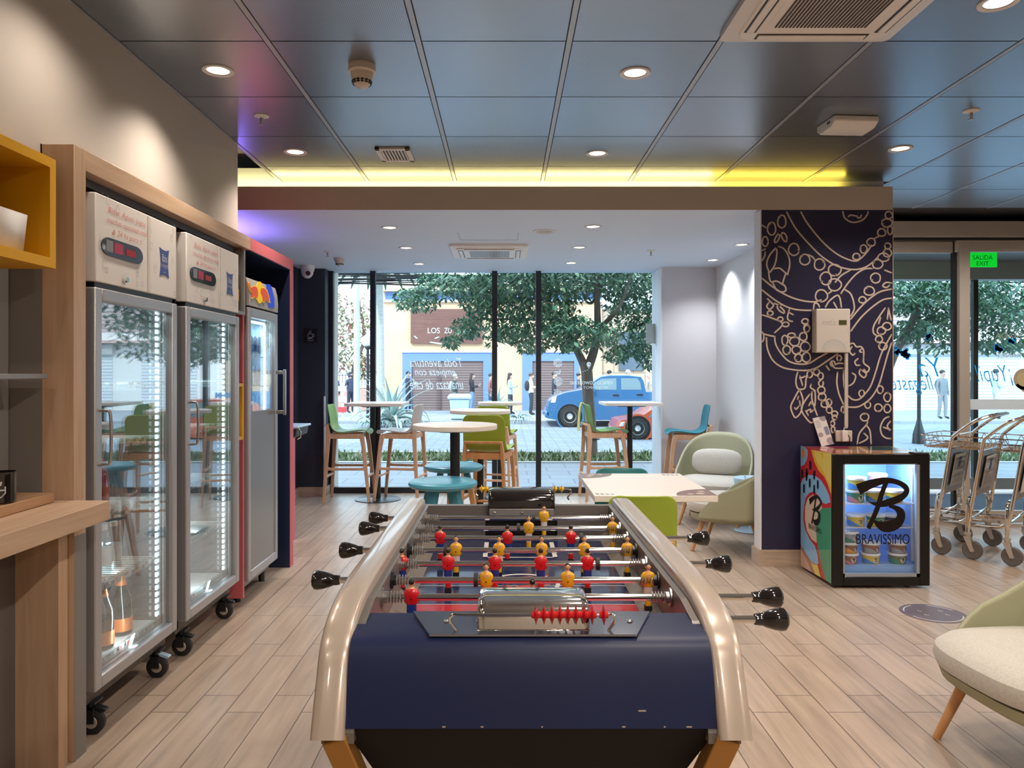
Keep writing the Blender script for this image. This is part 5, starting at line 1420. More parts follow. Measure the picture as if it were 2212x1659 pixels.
def tub(px, py0, py1, Y, c1, c2, label, rz=0, gz=None):
    """ice cream tub standing with its bottom at picture row py1"""
    x = (px - VX) * Y / F
    hgt = (py1 - py0) * Y / F - .012
    z = gz
    k = thing('ice_cream_tub', label, 'tub', (x, Y, z), R(rz), 'tubs in the mini fridge')
    r_ = .058
    def tr(zz): return r_ * (.86 + .14 * zz / hgt)
    MB().lathe([(0, .001), (tr(0), 0), (tr(hgt * .9), hgt * .9), (0, hgt * .9)], 30).done('cup', TM[c1], k)
    mb = MB()
    rows = [[], []]
    for i in range(25):
        a = R(-90 + (i - 12) * 7.5)
        zc = hgt * (.30 + .26 * math.sin(i * .23 + 1))
        for j, zz in enumerate((hgt * .04, zc)): rows[j].append(Vector((tr(zz) * 1.012 * math.cos(a), tr(zz) * 1.012 * math.sin(a), zz)))
    mb.sheet(rows)
    mb.done('label_band', TM[c2], k)
    mb = MB()
    def tp(q):
        a = R(-90) + q.x / r_
        return Vector((tr(q.y) * 1.02 * math.cos(a), tr(q.y) * 1.02 * math.sin(a), q.y))
    mb.mi = 0
    mb.poly([tp(Vector((.012 + .020 * math.cos(R(a)), hgt * .45 + .020 * math.sin(R(a))))) for a in range(0, 360, 30)])
    mb.mi = 1
    for pts, ws in BS: ribbon(mb, [((x_ - 650) / 712 * .026 + .012, hgt * .45 - (y_ - 610) / 712 * .026) for x_, y_ in pts], [w_ / 712 * .026 for w_ in ws], lambda q: tp(q) * 1.004)
    mb.done('label_mark', [M['cream'], BK], k, smooth=False)
    MB().lathe([(r_ * .95, hgt * .86), (r_ * 1.05, hgt * .86), (r_ * 1.06, hgt), (r_ * 1.02, hgt + .006), (r_ * .9, hgt + .004), (0, hgt + .003)], 30).done('lid', TM['lid'], k)
yf = 4.93
s1, s2, s3 = SZ[2] + .0035, SZ[1] + .0035, SZ[0] + .0035
hh = lambda n: (n) * yf / F
tub(1848, 1051, 1080, yf, 'green', 'pink', 'lower green tub of the left stack on the top shelf', gz=s1)
tub(1850, 1022, 1050, yf, 'yellow', 'blue', 'upper yellow tub of the left stack on the top shelf', gz=s1 + .0885 - .003)
tub(1888, 1051, 1080, yf, 'yellow', 'blue', 'yellow and blue tub in the middle of the top shelf', gz=s1)
tub(1931, 1050, 1079, yf, 'yellow', 'blue', 'yellow and blue tub at right on the top shelf', gz=s1)
tub(1896, 1025, 1053, yf + .13, 'pink', 'blue', 'pink and blue tub stacked at the back of the top shelf', gz=s1 + .09)
tub(1894, 1053, 1079, yf + .13, 'blue', 'yellow', 'blue tub under the back pink tub on the top shelf', gz=s1)
tub(1848, 1092, 1120, yf, 'yellow', 'blue', 'yellow and blue tub at left on the middle shelf', gz=s2)
tub(1891, 1094, 1122, yf, 'green', 'yellow', 'green and yellow tub in the middle of the middle shelf', gz=s2)
tub(1930, 1095, 1122, yf, 'navy', 'pink', 'navy and pink tub at right on the middle shelf', gz=s2)
zz = s3
for px, cols, lab in ((1833, (('brown', 'pink'), ('brown', 'orange'), ('grey', 'green')), 'left'), (1880, (('yellow', 'blue'), ('brown', 'grey')), 'middle'), (1938, (('olive', 'green'), ('brown', 'grey')), 'right')):
    for i, (a, b) in enumerate(cols):
        py1 = 1229 - i * 25
        tub(px, py1 - 25, py1, yf, a, b, '%s and %s tub, %s of the %s stack on the fridge bottom' % (a, b, ('lowest', 'second', 'topmost')[i], lab), rz=(i * 23) % 30, gz=s3 + i * (25 * yf / F - .0055))
# leaflet, socket, scent machine
t = thing('leaflet_stand', 'leaning white leaflet with ring print on top of the mini fridge', 'leaflet', (2.288, 5.325, ZT + .002))
Mr = Matrix.Rotation(R(-12), 4, 'X') @ Matrix.Rotation(R(-13), 4, 'Y')
MB().box(-.046, .046, -.004, .004, .004, .212, Mr).done('card', M['paper'], t, bevel=.001)
mb = MB()
fl_ = lambda q: Mr @ Vector((q.x, -.0046, q.y))
for cx, cy_, k in ((.026, .20, 3), (-.026, .085, 2), (.026, .03, 3)):
    for j in range(k): ribbon(mb, [(max(-.045, min(.045, cx + (.006 + j * .008) * math.cos(R(a)))), max(.006, min(.211, cy_ + (.006 + j * .008) * math.sin(R(a))))) for a in range(0, 361, 20)], .004, fl_)
mb.mi = 1
mb.poly([fl_(Vector(q)) for q in ((.010, .075), (.04, .075), (.04, .135), (.010, .135))])
for k in range(5): ribbon(mb, [(-.035, .185 - k * .011), (-.005, .185 - k * .011)], .003, fl_)
mb.done('print', [mat('print_dark', (.05, .05, .08), .5), mat('print_slate', (.22, .25, .34), .5)], t, smooth=False)
t = thing('wall_socket', 'white wall socket box with plug above the mini fridge', 'socket', (2.415, 5.36, .93))
MB().box(-.058, .060, -.012, .012, -.04, .04).done('box', M['cream'], t, bevel=.006)
MB().box(-.028, .012, -.05, -.012, -.036, .044).done('plug', M['white'], t, bevel=.006)
MB().tube(smooth_pts([(.02, -.03, .01), (.03, -.032, -.01), (.035, -.02, -.045), (.04, .0, -.065)], 4), .0035).done('cable', M['black'], t)
MB().tube(smooth_pts([(-.008, -.03, .044), (-.004, -.02, .06), (.02, -.004, .058), (.028, 0, .064)], 4), .0035).done('cable', M['cream'], t)
o = tag(MB().box(2.425, 2.449, 5.360, 5.3735, .995, 1.522).done('cable_duct', M['cream'], bevel=.001), 'vertical beige cable duct on the mural wall', 'cable duct')
t = thing('scent_machine', 'white scent machine box with blue dots on the mural wall', 'dispenser', (2.31, 5.34, 1.68))
MB().box(2.193, 2.434, 5.325, 5.3735, 1.527, 1.832).done('back_box', M['cream'], t, world=True, bevel=.006)
MB().box(2.193, 2.434, 5.292, 5.325, 1.524, 1.835).done('cover', mat('device_white', (.70, .64, .58), .4), t, world=True, bevel=.008, seg=3)
MB().box(2.352, 2.406, 5.289, 5.293, 1.722, 1.754).done('display', mat('lcd_olive', (.075, .08, .022), .3), t, world=True, smooth=False)
text('lettering', 'smell it', M['greyink'], MX((2.282, 5.2912, 1.742), (1, 0, 0), (0, 0, 1)), .094, .024, t, off=-.015)
MB().box(2.238, 2.33, 5.291, 5.2925, 1.7215, 1.7235).done('lettering', M['greyink'], t, world=True, smooth=False)
mb = MB()
for j in range(5):
    rr_ = .035 + j * .012
    for k in range(9 + j * 2):
        a = PI * (k + .5) / (9 + j * 2)
        s_ = .0016 + j * .0004
        mb.poly([(2.318 + rr_ * math.cos(a) + s_ * math.cos(q * PI / 3), 5.2912, 1.536 + rr_ * math.sin(a) * .95 + s_ * math.sin(q * PI / 3)) for q in range(6)])
mb.done('dots', mat('dot_blue', (.05, .28, .40), .5), t, world=True, smooth=False)
for k in range(4): MB().box(2.416, 2.420, 5.290, 5.2925, 1.66 + k * .014, 1.664 + k * .014).done('button', M['greyink'], t, world=True, smooth=False)

# ---------------- luggage trolleys ----------------
def trolley(label, x, y, rz):
    t = thing('luggage_trolley', label, 'luggage trolley', (x, y, 0), R(rz), 'chrome luggage trolleys by the door')
    W_ = .30
    def tb(n, pts, r_=.0125, k=5, par=None, m='chrome'): return MB().tube(smooth_pts(pts, k), r_, 10).done(n, M[m], par or t)
    for s_ in (-1, 1):
        tb('upright', [(0, s_ * W_, .20), (-.02, s_ * W_, .35), (-.06, s_ * (W_ - .012), .62), (-.095, s_ * (W_ - .02), .86), (-.12, s_ * (W_ - .022), .91), (-.20, s_ * (W_ - .03), .985), (-.26, s_ * (W_ - .04), 1.03), (-.33, s_ * (W_ - .06), 1.06)])
    tb('handle', [(-.33, -W_ + .06, 1.06), (-.36, -W_ + .09, 1.07), (-.365, 0, 1.072), (-.36, W_ - .09, 1.07), (-.33, W_ - .06, 1.06)], .0135)
    tb('cross_frame', [(.0, -W_, .20), (.0, -W_, .36), (-.002, -W_ + .03, .43), (-.003, -W_ + .09, .447), (-.003, W_ - .09, .447), (-.002, W_ - .03, .43), (0, W_, .36), (0, W_, .20)], .014)
    for s_ in (-1, 1):
        tb('platform_tube', [(.0, s_ * (W_ - .01), .30), (.06, s_ * (W_ - .02), .26), (.25, s_ * .24, .25), (.60, s_ * .17, .24), (.80, s_ * .13, .235), (.86, s_ * .09, .235), (.87, 0, .235)])
        tb('platform_tube', [(.03, s_ * .10, .27), (.45, s_ * .08, .255), (.85, s_ * .05, .24)], .010)
    tb('platform_tube', [(.03, -W_ + .02, .272), (.02, 0, .27), (.03, W_ - .02, .272)], .011)
    tb('nose', [(.82, -.10, .235), (.90, -.09, .30), (.91, 0, .32), (.90, .09, .30), (.82, .10, .235)], .011)
    # plate and sign
    pl = MB().loft([[Vector((-.028, -W_ + .02, .45)), Vector((-.022, -W_ + .02, .45)), Vector((-.022, W_ - .02, .45)), Vector((-.028, W_ - .02, .45))], [Vector((-.086, -W_ + .03, .80)), Vector((-.080, -W_ + .03, .80)), Vector((-.080, W_ - .03, .80)), Vector((-.086, W_ - .03, .80))]]).done('plate', M['steel'], t, smooth=False)
    Mp = Matrix.Translation((-.062, 0, .63)) @ Matrix.Rotation(R(-9.3), 4, 'Y')
    MB().box(-.012, -.006, -.135, .135, -.125, .125, Mp).done('sign_card', M['paper'], pl, smooth=False)
    mb = MB()
    def sp_(q): return Mp @ Vector((-.0128, -q.x, q.y))
    mb.mi = 0
    mb.poly([sp_(Vector(q)) for q in ((-.032, .105), (0, .098), (.032, .105), (.027, .06), (.032, .012), (0, .020), (-.032, .012), (-.027, .06))])
    mb.mi = 1
    for c in (-.09, .02):
        for k in range(5): ribbon(mb, [(c, -.03 - k * .016), (c + .06 + (k == 0) * -.02 + (k == 4) * -.025, -.03 - k * .016)], .006 if k == 0 else .0035, sp_)
    mb.mi = 2
    for r_ in (.075, .055): ribbon(mb, [(-.016, r_), (.016, r_)], .008, sp_)
    mb.done('sign_print', [M['blueink'], M['greyink'], M['vinyl']], pl, smooth=False)
    # wire basket
    mb = MB()
    for z, e in ((.82, 0), (.86, .01), (.90, .02)):
        mb.tube(smooth_pts([(-.09, -W_ + .03, z), (.05 + e, -W_ + .03, z), (.10 + e, -W_ + .06, z), (.10 + e, W_ - .06, z), (.05 + e, W_ - .03, z), (-.09, W_ - .03, z)], 3), .004, 6)
    for y_ in (-.24, -.12, 0, .12, .24): mb.tube([(-.08, y_, .815), (.09, y_, .815), (.115, y_, .90)], .003, 6)
    for s_ in (-1, 1): mb.tube([(-.03, s_ * (W_ - .03), .815), (.02, s_ * (W_ - .03), .90)], .003, 6).tube([(.06, s_ * (W_ - .03), .815), (.02, s_ * (W_ - .03), .90)], .003, 6)
    mb.done('basket', M['chrome'], t)
    mb = MB()
    for q in range(8): mb.box(-.082 + q * .022, -.074 + q * .022, -W_ + .035, W_ - .035, .806, .811)
    mb.done('basket_floor', M['wood'], t, smooth=False)  # open slats, wood tone stands in for brown reflected in the wires
    for n, x_, y_, r_ in (('caster', 0, -W_, .068), ('caster', 0, W_, .068), ('caster', .72, -.13, .055), ('caster', .72, .13, .055)):
        k = MB()
        zt = r_ * 2 + .06
        k.cyl((x_, y_, zt), (x_, y_, zt - .02), .024).cyl((x_, y_, zt - .02), (x_, y_, zt - .04), .019)
        if zt < .23: k.cyl((x_, y_, zt), (x_, y_, .24), .012)
        for e in (-.022, .017): k.prism([(x_ - .02, zt - .03), (x_ + .025, zt - .03), (x_ - .02, r_ - .012), (x_ - .045, r_ - .008)], y_ + e, y_ + e + .005, 'y')
        ca = k.done(n, M['alu'], t)
        Mw = Matrix.Rotation(PI / 2, 4, 'X')
        MB().lathe([(.02, -.012), (r_ - .02, -.014), (r_ - .006, -.016), (r_, -.010), (r_, .010), (r_ - .006, .016), (r_ - .02, .014), (.02, .012)], 28, (x_ - .032, y_, r_), Mw).done('wheel', M['greyrubber'], ca)
        MB().lathe([(0, -.016), (.018, -.016), (.018, .016), (0, .016)], 14, (x_ - .032, y_, r_), Mw).done('hub', M['greymetal'], ca)
    return t
trolley('chrome luggage trolley nearest the mini fridge', 3.51, 5.95, 135)
trolley('middle chrome luggage trolley of the row of three', 3.655, 5.80, 135)
trolley('chrome luggage trolley at the right edge of the picture', 3.815, 5.60, 135)
# ---------------- street outside ----------------
ro = random.Random(21)
GZ = -.36
M['paver'] = brick_mat('sidewalk_paver', (.30, .32, .36), (.34, .36, .40), (.20, .22, .25), .6, .4, .010, .75)
M['street'] = brick_mat('street_paver', (.22, .245, .29), (.28, .305, .35), (.14, .155, .19), .5, .24, .016, .8)
M['concrete'] = mat('concrete', (.48, .48, .47), .85, var=.08, vs=4)
struct(MB().box(-14, 40, 8.9, 11.75, -.5, -.03).done('ground_sidewalk', M['paver'], smooth=False))
struct(MB().box(-14, 40, 11.75, 11.9, -.5, -.015).box(-14, 40, 13.3, 13.45, -.5, -.02).done('ground_kerb', M['concrete'], smooth=False))
struct(MB().box(-14, 40, 11.9, 13.3, -.5, -.05).done('ground_planting_strip', mat('soil', (.09, .085, .06), .95, var=.3, vs=9), smooth=False))
struct(MB().box(-20, 60, 13.45, 25.7, -.6, GZ).done('ground_street', M['street'], smooth=False))
struct(MB().box(-30, 60, 25.7, 40, -.6, GZ + .10).done('ground_far_sidewalk', M['paver'], smooth=False))
mb = MB()
for i in range(5200):
    x, y = ro.uniform(-3.4, 9.5), ro.uniform(11.95, 13.27)
    h = ro.uniform(.03, .115); a = ro.uniform(0, 6.28); w_ = ro.uniform(.008, .028)
    dx, dy = math.cos(a) * w_, math.sin(a) * w_
    lx, ly = ro.uniform(-.06, .06), ro.uniform(-.06, .06)
    mb.mi = 0 if ro.random() < .6 else 1
    mb.poly([(x - dx, y - dy, -.05), (x + dx, y + dy, -.05), (x + dx + lx * .5, y + dy + ly * .5, -.05 + h * .6), (x + lx, y + ly, -.05 + h)])
tag(mb.done('grass', [mat('grass_green', (.13, .21, .07), .8), mat('grass_pale', (.50, .54, .38), .8)], smooth=False), 'strip of rough grass and ground cover beside the sidewalk', 'grass', kind='stuff')

def P3(px, py, Y): return at(px, py, Y)
FY = 33.0
def fb(t, n, px0, px1, py0, py1, d0, d1, m, **k):
    """a block on a far facade: picture columns and rows at depth FY, from FY-d1 to FY-d0"""
    a, b = at(px0, py1, FY), at(px1, py0, FY)
    return MB().box(a.x, b.x, FY - d1, FY - d0, a.z, b.z).done(n, m, t, world=True, smooth=False, **k)
M['peach'] = mat('peach_render', (.74, .48, .30), .85, var=.06, vs=1.2)
M['framblue'] = mat('frame_blue', (.15, .25, .58), .6)
M['shutter'] = brick_mat('brown_shutter', (.23, .16, .15), (.21, .145, .14), (.10, .07, .07), 60, .11, .018, .5, 'xz')
M['signwood'] = wood('sign_wood', (.14, .055, .045), (.20, .09, .07), (1, 30, 30), .6)
b = thing('shop_building', 'peach shop building across the street with blue framed shutters', 'building', (-.5, FY + 2, GZ + .1))
MB().box(-5.38, 4.24, FY, FY + 4, GZ, 5.3).done('wall', M['peach'], b, world=True, smooth=False)
fb(b, 'cornice', 826, 1302, 612, 630, 0, .25, mat('cornice_cream', (.80, .66, .44), .8))
fb(b, 'window_band', 832, 1300, 631, 648, 0, .03, mat('band_blue', (.10, .20, .45), .3))
fb(b, 'cornice', 828, 1302, 648, 653, 0, .12, M['white'])
for x0, x1, i0, i1 in ((870, 1061, 890, 1044), (1128, 1250, 1150, 1240)):
    fr = fb(b, 'shutter_frame', x0, i0, 762, 889, 0, .12, M['framblue']); fb(b, 'shutter_frame', i1, x1, 762, 889, 0, .12, M['framblue']); fb(b, 'shutter_frame', i0, i1, 762, 780, 0, .12, M['framblue'])
    fb(b, 'roller_shutter', i0, i1, 780, 889, 0, .05, M['shutter'])
    fb(b, 'lintel', x0 - 2, x1 + 2, 759, 762, 0, .16, M['concrete'])
fb(b, 'shutter_door', 952, 954, 817, 889, .05, .07, M['signwood'])
sg = thing('shop_sign', 'brown wooden shop sign with pale lettering on the peach wall', 'sign', (-2.6, FY - .1, 3.4))
fb(sg, 'board', 888, 1042, 668, 742, .02, .14, M['signwood'])
M['signwhite'] = mat('sign_white', (.62, .78, .76), .6)
for body, px, py, w_, h_ in (('LOS', 937, 714, 26, 12), ('ZO', 968, 714, 16, 12), ('CHOS', 1000, 716, 34, 11)):
    p = at(px, py, FY - .16); text('lettering', body, M['signwhite'], MX(p, (1, 0, 0), (0, 0, 1)), w_ * FY / F, h_ * FY / F, sg)
mb = MB()
for P_ in ([(929, 739), (955, 743)], [(895, 726), (901, 731)], [(940, 731), (948, 728)]): ribbon(mb, P_, 2.5, lambda q: at(q.x, q.y, FY - .16))
mb.done('lettering', M['signwhite'], sg, world=True, smooth=False)
M['stone'] = brick_mat('stone_cladding', (.55, .40, .27), (.46, .36, .29), (.28, .22, .18), .85, .55, .02, .8, 'xz', .37)
b = thing('stone_building', 'stone clad house front right of the peach shop', 'building', (6.5, FY + 2, GZ + .1))
MB().box(4.26, 9.3, FY + .2, FY + 4, GZ, 4.2).done('wall', M['stone'], b, world=True, smooth=False)
MB().box(4.26, 9.35, FY + .1, FY + 4, 4.2, 4.4).done('cornice', M['concrete'], b, world=True, smooth=False)
for x in (5.0, 7.2): MB().box(x, x + 1.1, FY + .12, FY + .22, 1.5, 3.2).done('window', mat('far_window', (.10, .13, .17), .15), b, world=True, smooth=False)
M['pale'] = mat('pale_render', (.80, .78, .76), .8)
M['wshut'] = brick_mat('white_shutter', (.72, .74, .76), (.68, .70, .73), (.42, .45, .49), 60, .14, .022, .5, 'xz')
b = thing('white_building', 'white building with closed roller shutters beyond the entrance', 'building', (20, FY + 2, GZ + .1))
MB().box(9.4, 34, FY, FY + 4, GZ, 5.8).done('wall', M['pale'], b, world=True, smooth=False)
for x in (10.5, 14.2, 17.6, 20.2, 24.0):
    MB().box(x, x + 2.4, FY - .06, FY, GZ + .1, 2.2).done('roller_shutter', M['wshut'], b, world=True, smooth=False)
    MB().box(x - .1, x + 2.5, FY - .25, FY, 2.2, 2.65).done('shutter_box', M['concrete'], b, world=True, smooth=False)
MB().box(9.4, 34, FY - .5, FY, 2.68, 2.80).done('cornice', mat('cornice_coral', (.62, .40, .36), .7), b, world=True, smooth=False)
MB().box(9.4, 34, FY - .04, FY, 3.2, 4.6).done('slat_band', brick_mat('pink_slats', (.62, .46, .44), (.58, .43, .42), (.34, .26, .26), 60, .18, .03, .7, 'xz'), b, world=True, smooth=False)
# low wall, fence, barrier on the left
t = thing('low_wall', 'low pink garden wall with iron fence at far left outside', 'wall', (-7.3, 32.5, GZ + .1)); t['kind'] = 'thing'
MB().box(-11, -5.45, 32.4, 32.7, GZ + .1, .75).done('masonry', mat('pink_wall', (.62, .33, .26), .8), t, world=True, smooth=False)
MB().box(-11, -5.45, 32.35, 32.75, .75, .84).done('coping', M['pale'], t, world=True, smooth=False)
mb = MB()
for k in range(40): mb.cyl((-11 + k * .14, 32.55, .84), (-11 + k * .14, 32.55, 1.32), .014, n=5)
mb.box(-11, -5.45, 32.53, 32.57, 1.28, 1.31).done('fence', M['blackmetal'], t, world=True, smooth=False)
t = thing('road_barrier', 'red and white street barrier by the low wall', 'barrier', (-6.55, 28.5, GZ + .1))
for z in (.15, .55, .95): MB().box(-.5, .5, -.03, .03, z, z + .2).done('board', mat('barrier_%d' % int(z * 100), ((.62, .05, .06) if z == .15 else (.75, .74, .76)), .5), t, smooth=False)
for x in (-.35, 0, .35): MB().box(x - .04, x + .04, .03, .07, 0, 1.25).done('post', M['white'], t, smooth=False)

# ---- trees ----
def leaves(mb, c, r, n, size, droop=.6, mats=3):
    for i in range(n):
        while True:
            q = Vector((ro.uniform(-1, 1), ro.uniform(-1, 1), ro.uniform(-1, 1)))
            if q.length < 1: break
        p = Vector(c) + Vector((q.x * r[0], q.y * r[1], q.z * r[2]))
        a = ro.uniform(0, 6.28)
        d = Vector((math.cos(a), math.sin(a), -droop + ro.uniform(-.5, .5))).normalized()
        s_ = d.cross(Vector((ro.uniform(-.4, .4), ro.uniform(-.4, .4), 1))).normalized()
        up = s_.cross(d)
        l = size * ro.uniform(.7, 1.3); w_ = l * .21
        mb.mi = ro.choice((0, 0, 1, 1, 2)) if mats == 3 else ro.choice((0, 0, 1))
        v = [mb.bm.verts.new(x) for x in (p, p + d * l * .35 + s_ * w_ - up * w_ * .3, p + d * l * .7 + s_ * w_ * .7 - up * w_ * .3, p + d * l - up * w_ * .6, p + d * l * .7 - s_ * w_ * .7 - up * w_ * .3, p + d * l * .35 - s_ * w_ - up * w_ * .3, p + d * l * .5)]
        mb.f([v[0], v[1], v[2], v[6]]); mb.f([v[6], v[2], v[3], v[4]]); mb.f([v[0], v[6], v[4], v[5]])
LM3 = [mat('leaf_dark', (.085, .18, .12), .5), mat('leaf_mid', (.14, .28, .17), .5), mat('leaf_light', (.26, .42, .22), .5)]
M['bark'] = mat('bark', (.17, .14, .115), .9, var=.3, vs=12, stretch=(1, 1, .2), bump=.4, bs=30)
TY = 12.6
t = thing('street_tree', 'leafy street tree with forked trunk right before the shop window', 'tree', (1.43, TY, -.05))
def br(pts, r0, r1, n='branch', Y=TY, par=None):
    P_ = smooth_pts([at(x, y, Y + dy) for x, y, dy in pts], 5)
    return MB().tube(P_, [r0 + (r1 - r0) * i / (len(P_) - 1) for i in range(len(P_))], 9).done(n, M['bark'], par or t, world=True)
br([(1280, 992, 0), (1275, 920, 0), (1270, 850, 0), (1267, 800, 0), (1262, 780, 0)], .098, .10, 'trunk')
br([(1266, 800, 0), (1248, 760, 0), (1228, 725, .2), (1205, 690, .5), (1180, 640, .7), (1170, 560, .9)], .075, .02)
br([(1268, 800, 0), (1282, 760, 0), (1290, 720, -.1), (1290, 660, -.2), (1288, 590, -.3), (1280, 480, -.4)], .085, .03)
br([(1292, 712, -.1), (1315, 690, -.3), (1335, 668, -.5), (1352, 630, -.6), (1370, 570, -.7)], .045, .015)
br([(1290, 640, -.2), (1276, 655, .1), (1262, 645, .3), (1255, 615, .4)], .03, .012)
br([(1330, 728, 0), (1360, 712, .1), (1400, 690, .3), (1440, 660, .5)], .022, .010)
br([(1180, 640, .7), (1120, 620, .9), (1040, 610, 1.0), (950, 612, 1.2)], .035, .008)
br([(1205, 690, .5), (1120, 690, .7), (1040, 690, 1.0), (985, 700, 1.1)], .028, .006)
br([(1290, 590, -.3), (1340, 560, -.5), (1420, 560, -.6)], .03, .01)
mb = MB()
def cl(px, py, rx, ry, n, dy=0, rd=.8, size=.112):
    c = at(px, py, TY + dy); k = TY / F
    leaves(mb, c, (rx * k, rd, ry * k), int(n * 1.6), size)
for a in ((1110, 605, 110, 45, 900), (1220, 610, 90, 45, 700), (1345, 600, 90, 45, 800), (1000, 620, 110, 28, 520, .6), (900, 645, 55, 30, 330, .8), (1110, 660, 80, 35, 520, .3), (1040, 655, 50, 35, 260, .6), (1010, 705, 36, 30, 190, .8), (975, 735, 22, 20, 90, .9), (1065, 715, 25, 35, 110, .5),
          (1115, 715, 50, 30, 330, .2), (1200, 680, 55, 40, 420), (1205, 720, 45, 28, 260, -.3), (1150, 745, 35, 16, 130), (1250, 700, 35, 22, 150, -.5), (1300, 720, 45, 28, 260, -.5), (1370, 660, 70, 45, 420, .2), (1395, 720, 50, 40, 330), (1350, 755, 40, 18, 150, .2), (1405, 770, 30, 25, 140, .3), (1240, 745, 40, 16, 120, -.4), (950, 600, 60, 16, 130, .9), (1330, 770, 24, 12, 50),
          (1460, 640, 60, 80, 420), (1480, 720, 50, 60, 260), (1180, 560, 220, 30, 700), (1540, 620, 80, 90, 420)):
    cl(*a)
mb.done('foliage', LM3, t, world=True, smooth=False)
wr = MB()
for q in range(3): wr.lathe([(.118, -.01), (.125, 0), (.118, .01)], 14, at(1281, 948 - q * 9, TY))
wr.done('trunk_band', M['black'], t, world=True)
t = thing('street_tree', 'leafy tree seen through the entrance doors at right', 'tree', (6.35, 12.6, -.05))
MB().tube(smooth_pts([(6.35, 12.6, -.05), (6.38, 12.6, .8), (6.45, 12.6, 1.5), (6.85, 12.5, 2.4), (7.1, 12.4, 3.4)], 5), [.10 - .0028 * i for i in range(21)], 10).done('trunk', M['bark'], t, world=True)
MB().tube(smooth_pts([(6.6, 12.55, 1.9), (7.4, 12.6, 2.3), (8.2, 12.6, 2.7)], 5), .025, 7).done('branch', M['bark'], t, world=True)
MB().tube(smooth_pts([(6.9, 12.55, 2.5), (7.6, 12.8, 2.9), (8.7, 12.9, 3.0)], 5), .02, 7).done('branch', M['bark'], t, world=True)
mb = MB()
for a in ((1960, 640, 40, 40, 330), (2010, 650, 45, 45, 420), (1965, 715, 45, 28, 300), (2030, 700, 40, 40, 330), (2100, 640, 40, 40, 330), (2140, 690, 50, 40, 380), (2190, 650, 45, 40, 330), (2130, 745, 40, 18, 130), (2195, 735, 35, 30, 190), (2040, 750, 30, 15, 80), (2060, 610, 120, 25, 420), (2240, 640, 60, 60, 300), (1900, 640, 60, 50, 300)):
    cl(*a)
mb.done('foliage', LM3, t, world=True, smooth=False)
t = thing('street_tree', 'sparse tree with reddish blossom behind the low wall at left', 'tree', (-7.0, 35, GZ))
MB().tube(smooth_pts([(-7.0, 35, GZ), (-7.1, 35, 1.5), (-6.6, 35, 3.0), (-6.9, 35, 5.0)], 5), [.14 - .006 * i for i in range(16)], 8).done('trunk', M['bark'], t, world=True)
mb = MB()
for px, py, rx, ry, n in ((750, 700, 30, 60, 420), (785, 690, 22, 60, 260), (730, 760, 20, 50, 260), (790, 790, 25, 30, 330), (760, 780, 30, 30, 200), (730, 650, 18, 40, 90)):
    leaves(mb, at(px, py, 35), (rx * 35 / F, .8, ry * 35 / F), n, .22)
mb.done('foliage', [mat('blossom_leaf', (.22, .26, .12), .7), mat('blossom_pale', (.45, .42, .30), .7), mat('blossom_red', (.50, .20, .18), .7)], t, world=True, smooth=False)
# palm trunk, agaves
t = thing('palm', 'pale palm trunk beside the peach wall', 'palm', (-4.35, 26, GZ))
MB().tube([(-4.35, 26, GZ), (-4.33, 26, 1), (-4.36, 26, 3), (-4.42, 26, 5.4)], [.16, .14, .145, .15], 14).done('trunk', mat('palm_bark', (.42, .43, .40), .9, var=.15, vs=14, stretch=(.4, .4, 3)), t, world=True)
mb = MB()
for k in range(16):
    a = k * 2 * PI / 16
    rows = []
    for i in range(7):
        u = i / 6
        p = Vector((-4.42 + 1.7 * u * math.cos(a), 26 + 1.7 * u * math.sin(a), 5.4 + .9 * u - 1.9 * u * u))
        w_ = .18 * math.sin(PI * min(1, u * .9 + .08))
        rows.append([p + Vector((-math.sin(a), math.cos(a), -.3)) * w_, p + Vector((0, 0, .06)), p - Vector((-math.sin(a), math.cos(a), .3)) * w_])
    mb.sheet(rows)
mb.done('fronds', LM3[1], t, world=True)
AG = [mat('agave_blue', (.26, .38, .37), .55), mat('agave_grey', (.36, .44, .40), .55)]
def agave(label, px, py, Y, n, length, rnd, low=0):
    g = at(px, py, Y)
    t = thing('agave', label, 'agave plant', g)
    for k in range(n):
        a = k * 2.399 + rnd.uniform(-.2, .2)
        el = (1.35 - 1.15 * (k / n)) if not low else rnd.uniform(.15, .8)
        l = length * rnd.uniform(.8, 1.1) * (1 - .25 * (k / n) * (not low))
        rows = []
        for i in range(8):
            u = i / 7
            e_ = el - (.9 if el < .9 else .25) * u * u
            x_ = l * u * math.cos(e_) ; z_ = l * u * math.sin(e_) + .05
            w_ = .075 * length / 2 * (1 - u ** 2.2) * (.7 + .6 * math.sin(PI * min(1, u * 1.4))) + .002
            c = Vector((x_ * math.cos(a), x_ * math.sin(a), z_)); s_ = Vector((-math.sin(a), math.cos(a), 0))
            rows.append([c + s_ * w_ + Vector((0, 0, w_ * .6)), c, c - s_ * w_ + Vector((0, 0, w_ * .6))])
        MB().sheet(rows).done('leaf', AG[k % 2], t, thick=.01)
    return t
ra = random.Random(4)
agave('large spiky agave in front of the palm trunk', 845, 915, 24.5, 34, 1.95, ra)
for i, (px, py) in enumerate(((795, 917), (822, 920), (850, 921), (874, 918), (890, 913))):
    agave('low succulent rosette at the foot of the large agave, %s from the left' % ('first', 'second', 'third', 'fourth', 'fifth')[i], px, py, 23.9 + .1 * i, 20, .46, ra, 1)
agave('small agave right of the trash container', 1117, 907, 26, 26, .62, ra, 1)
agave('small grey agave behind the round table top', 1075, 880, 28, 18, .95, ra)
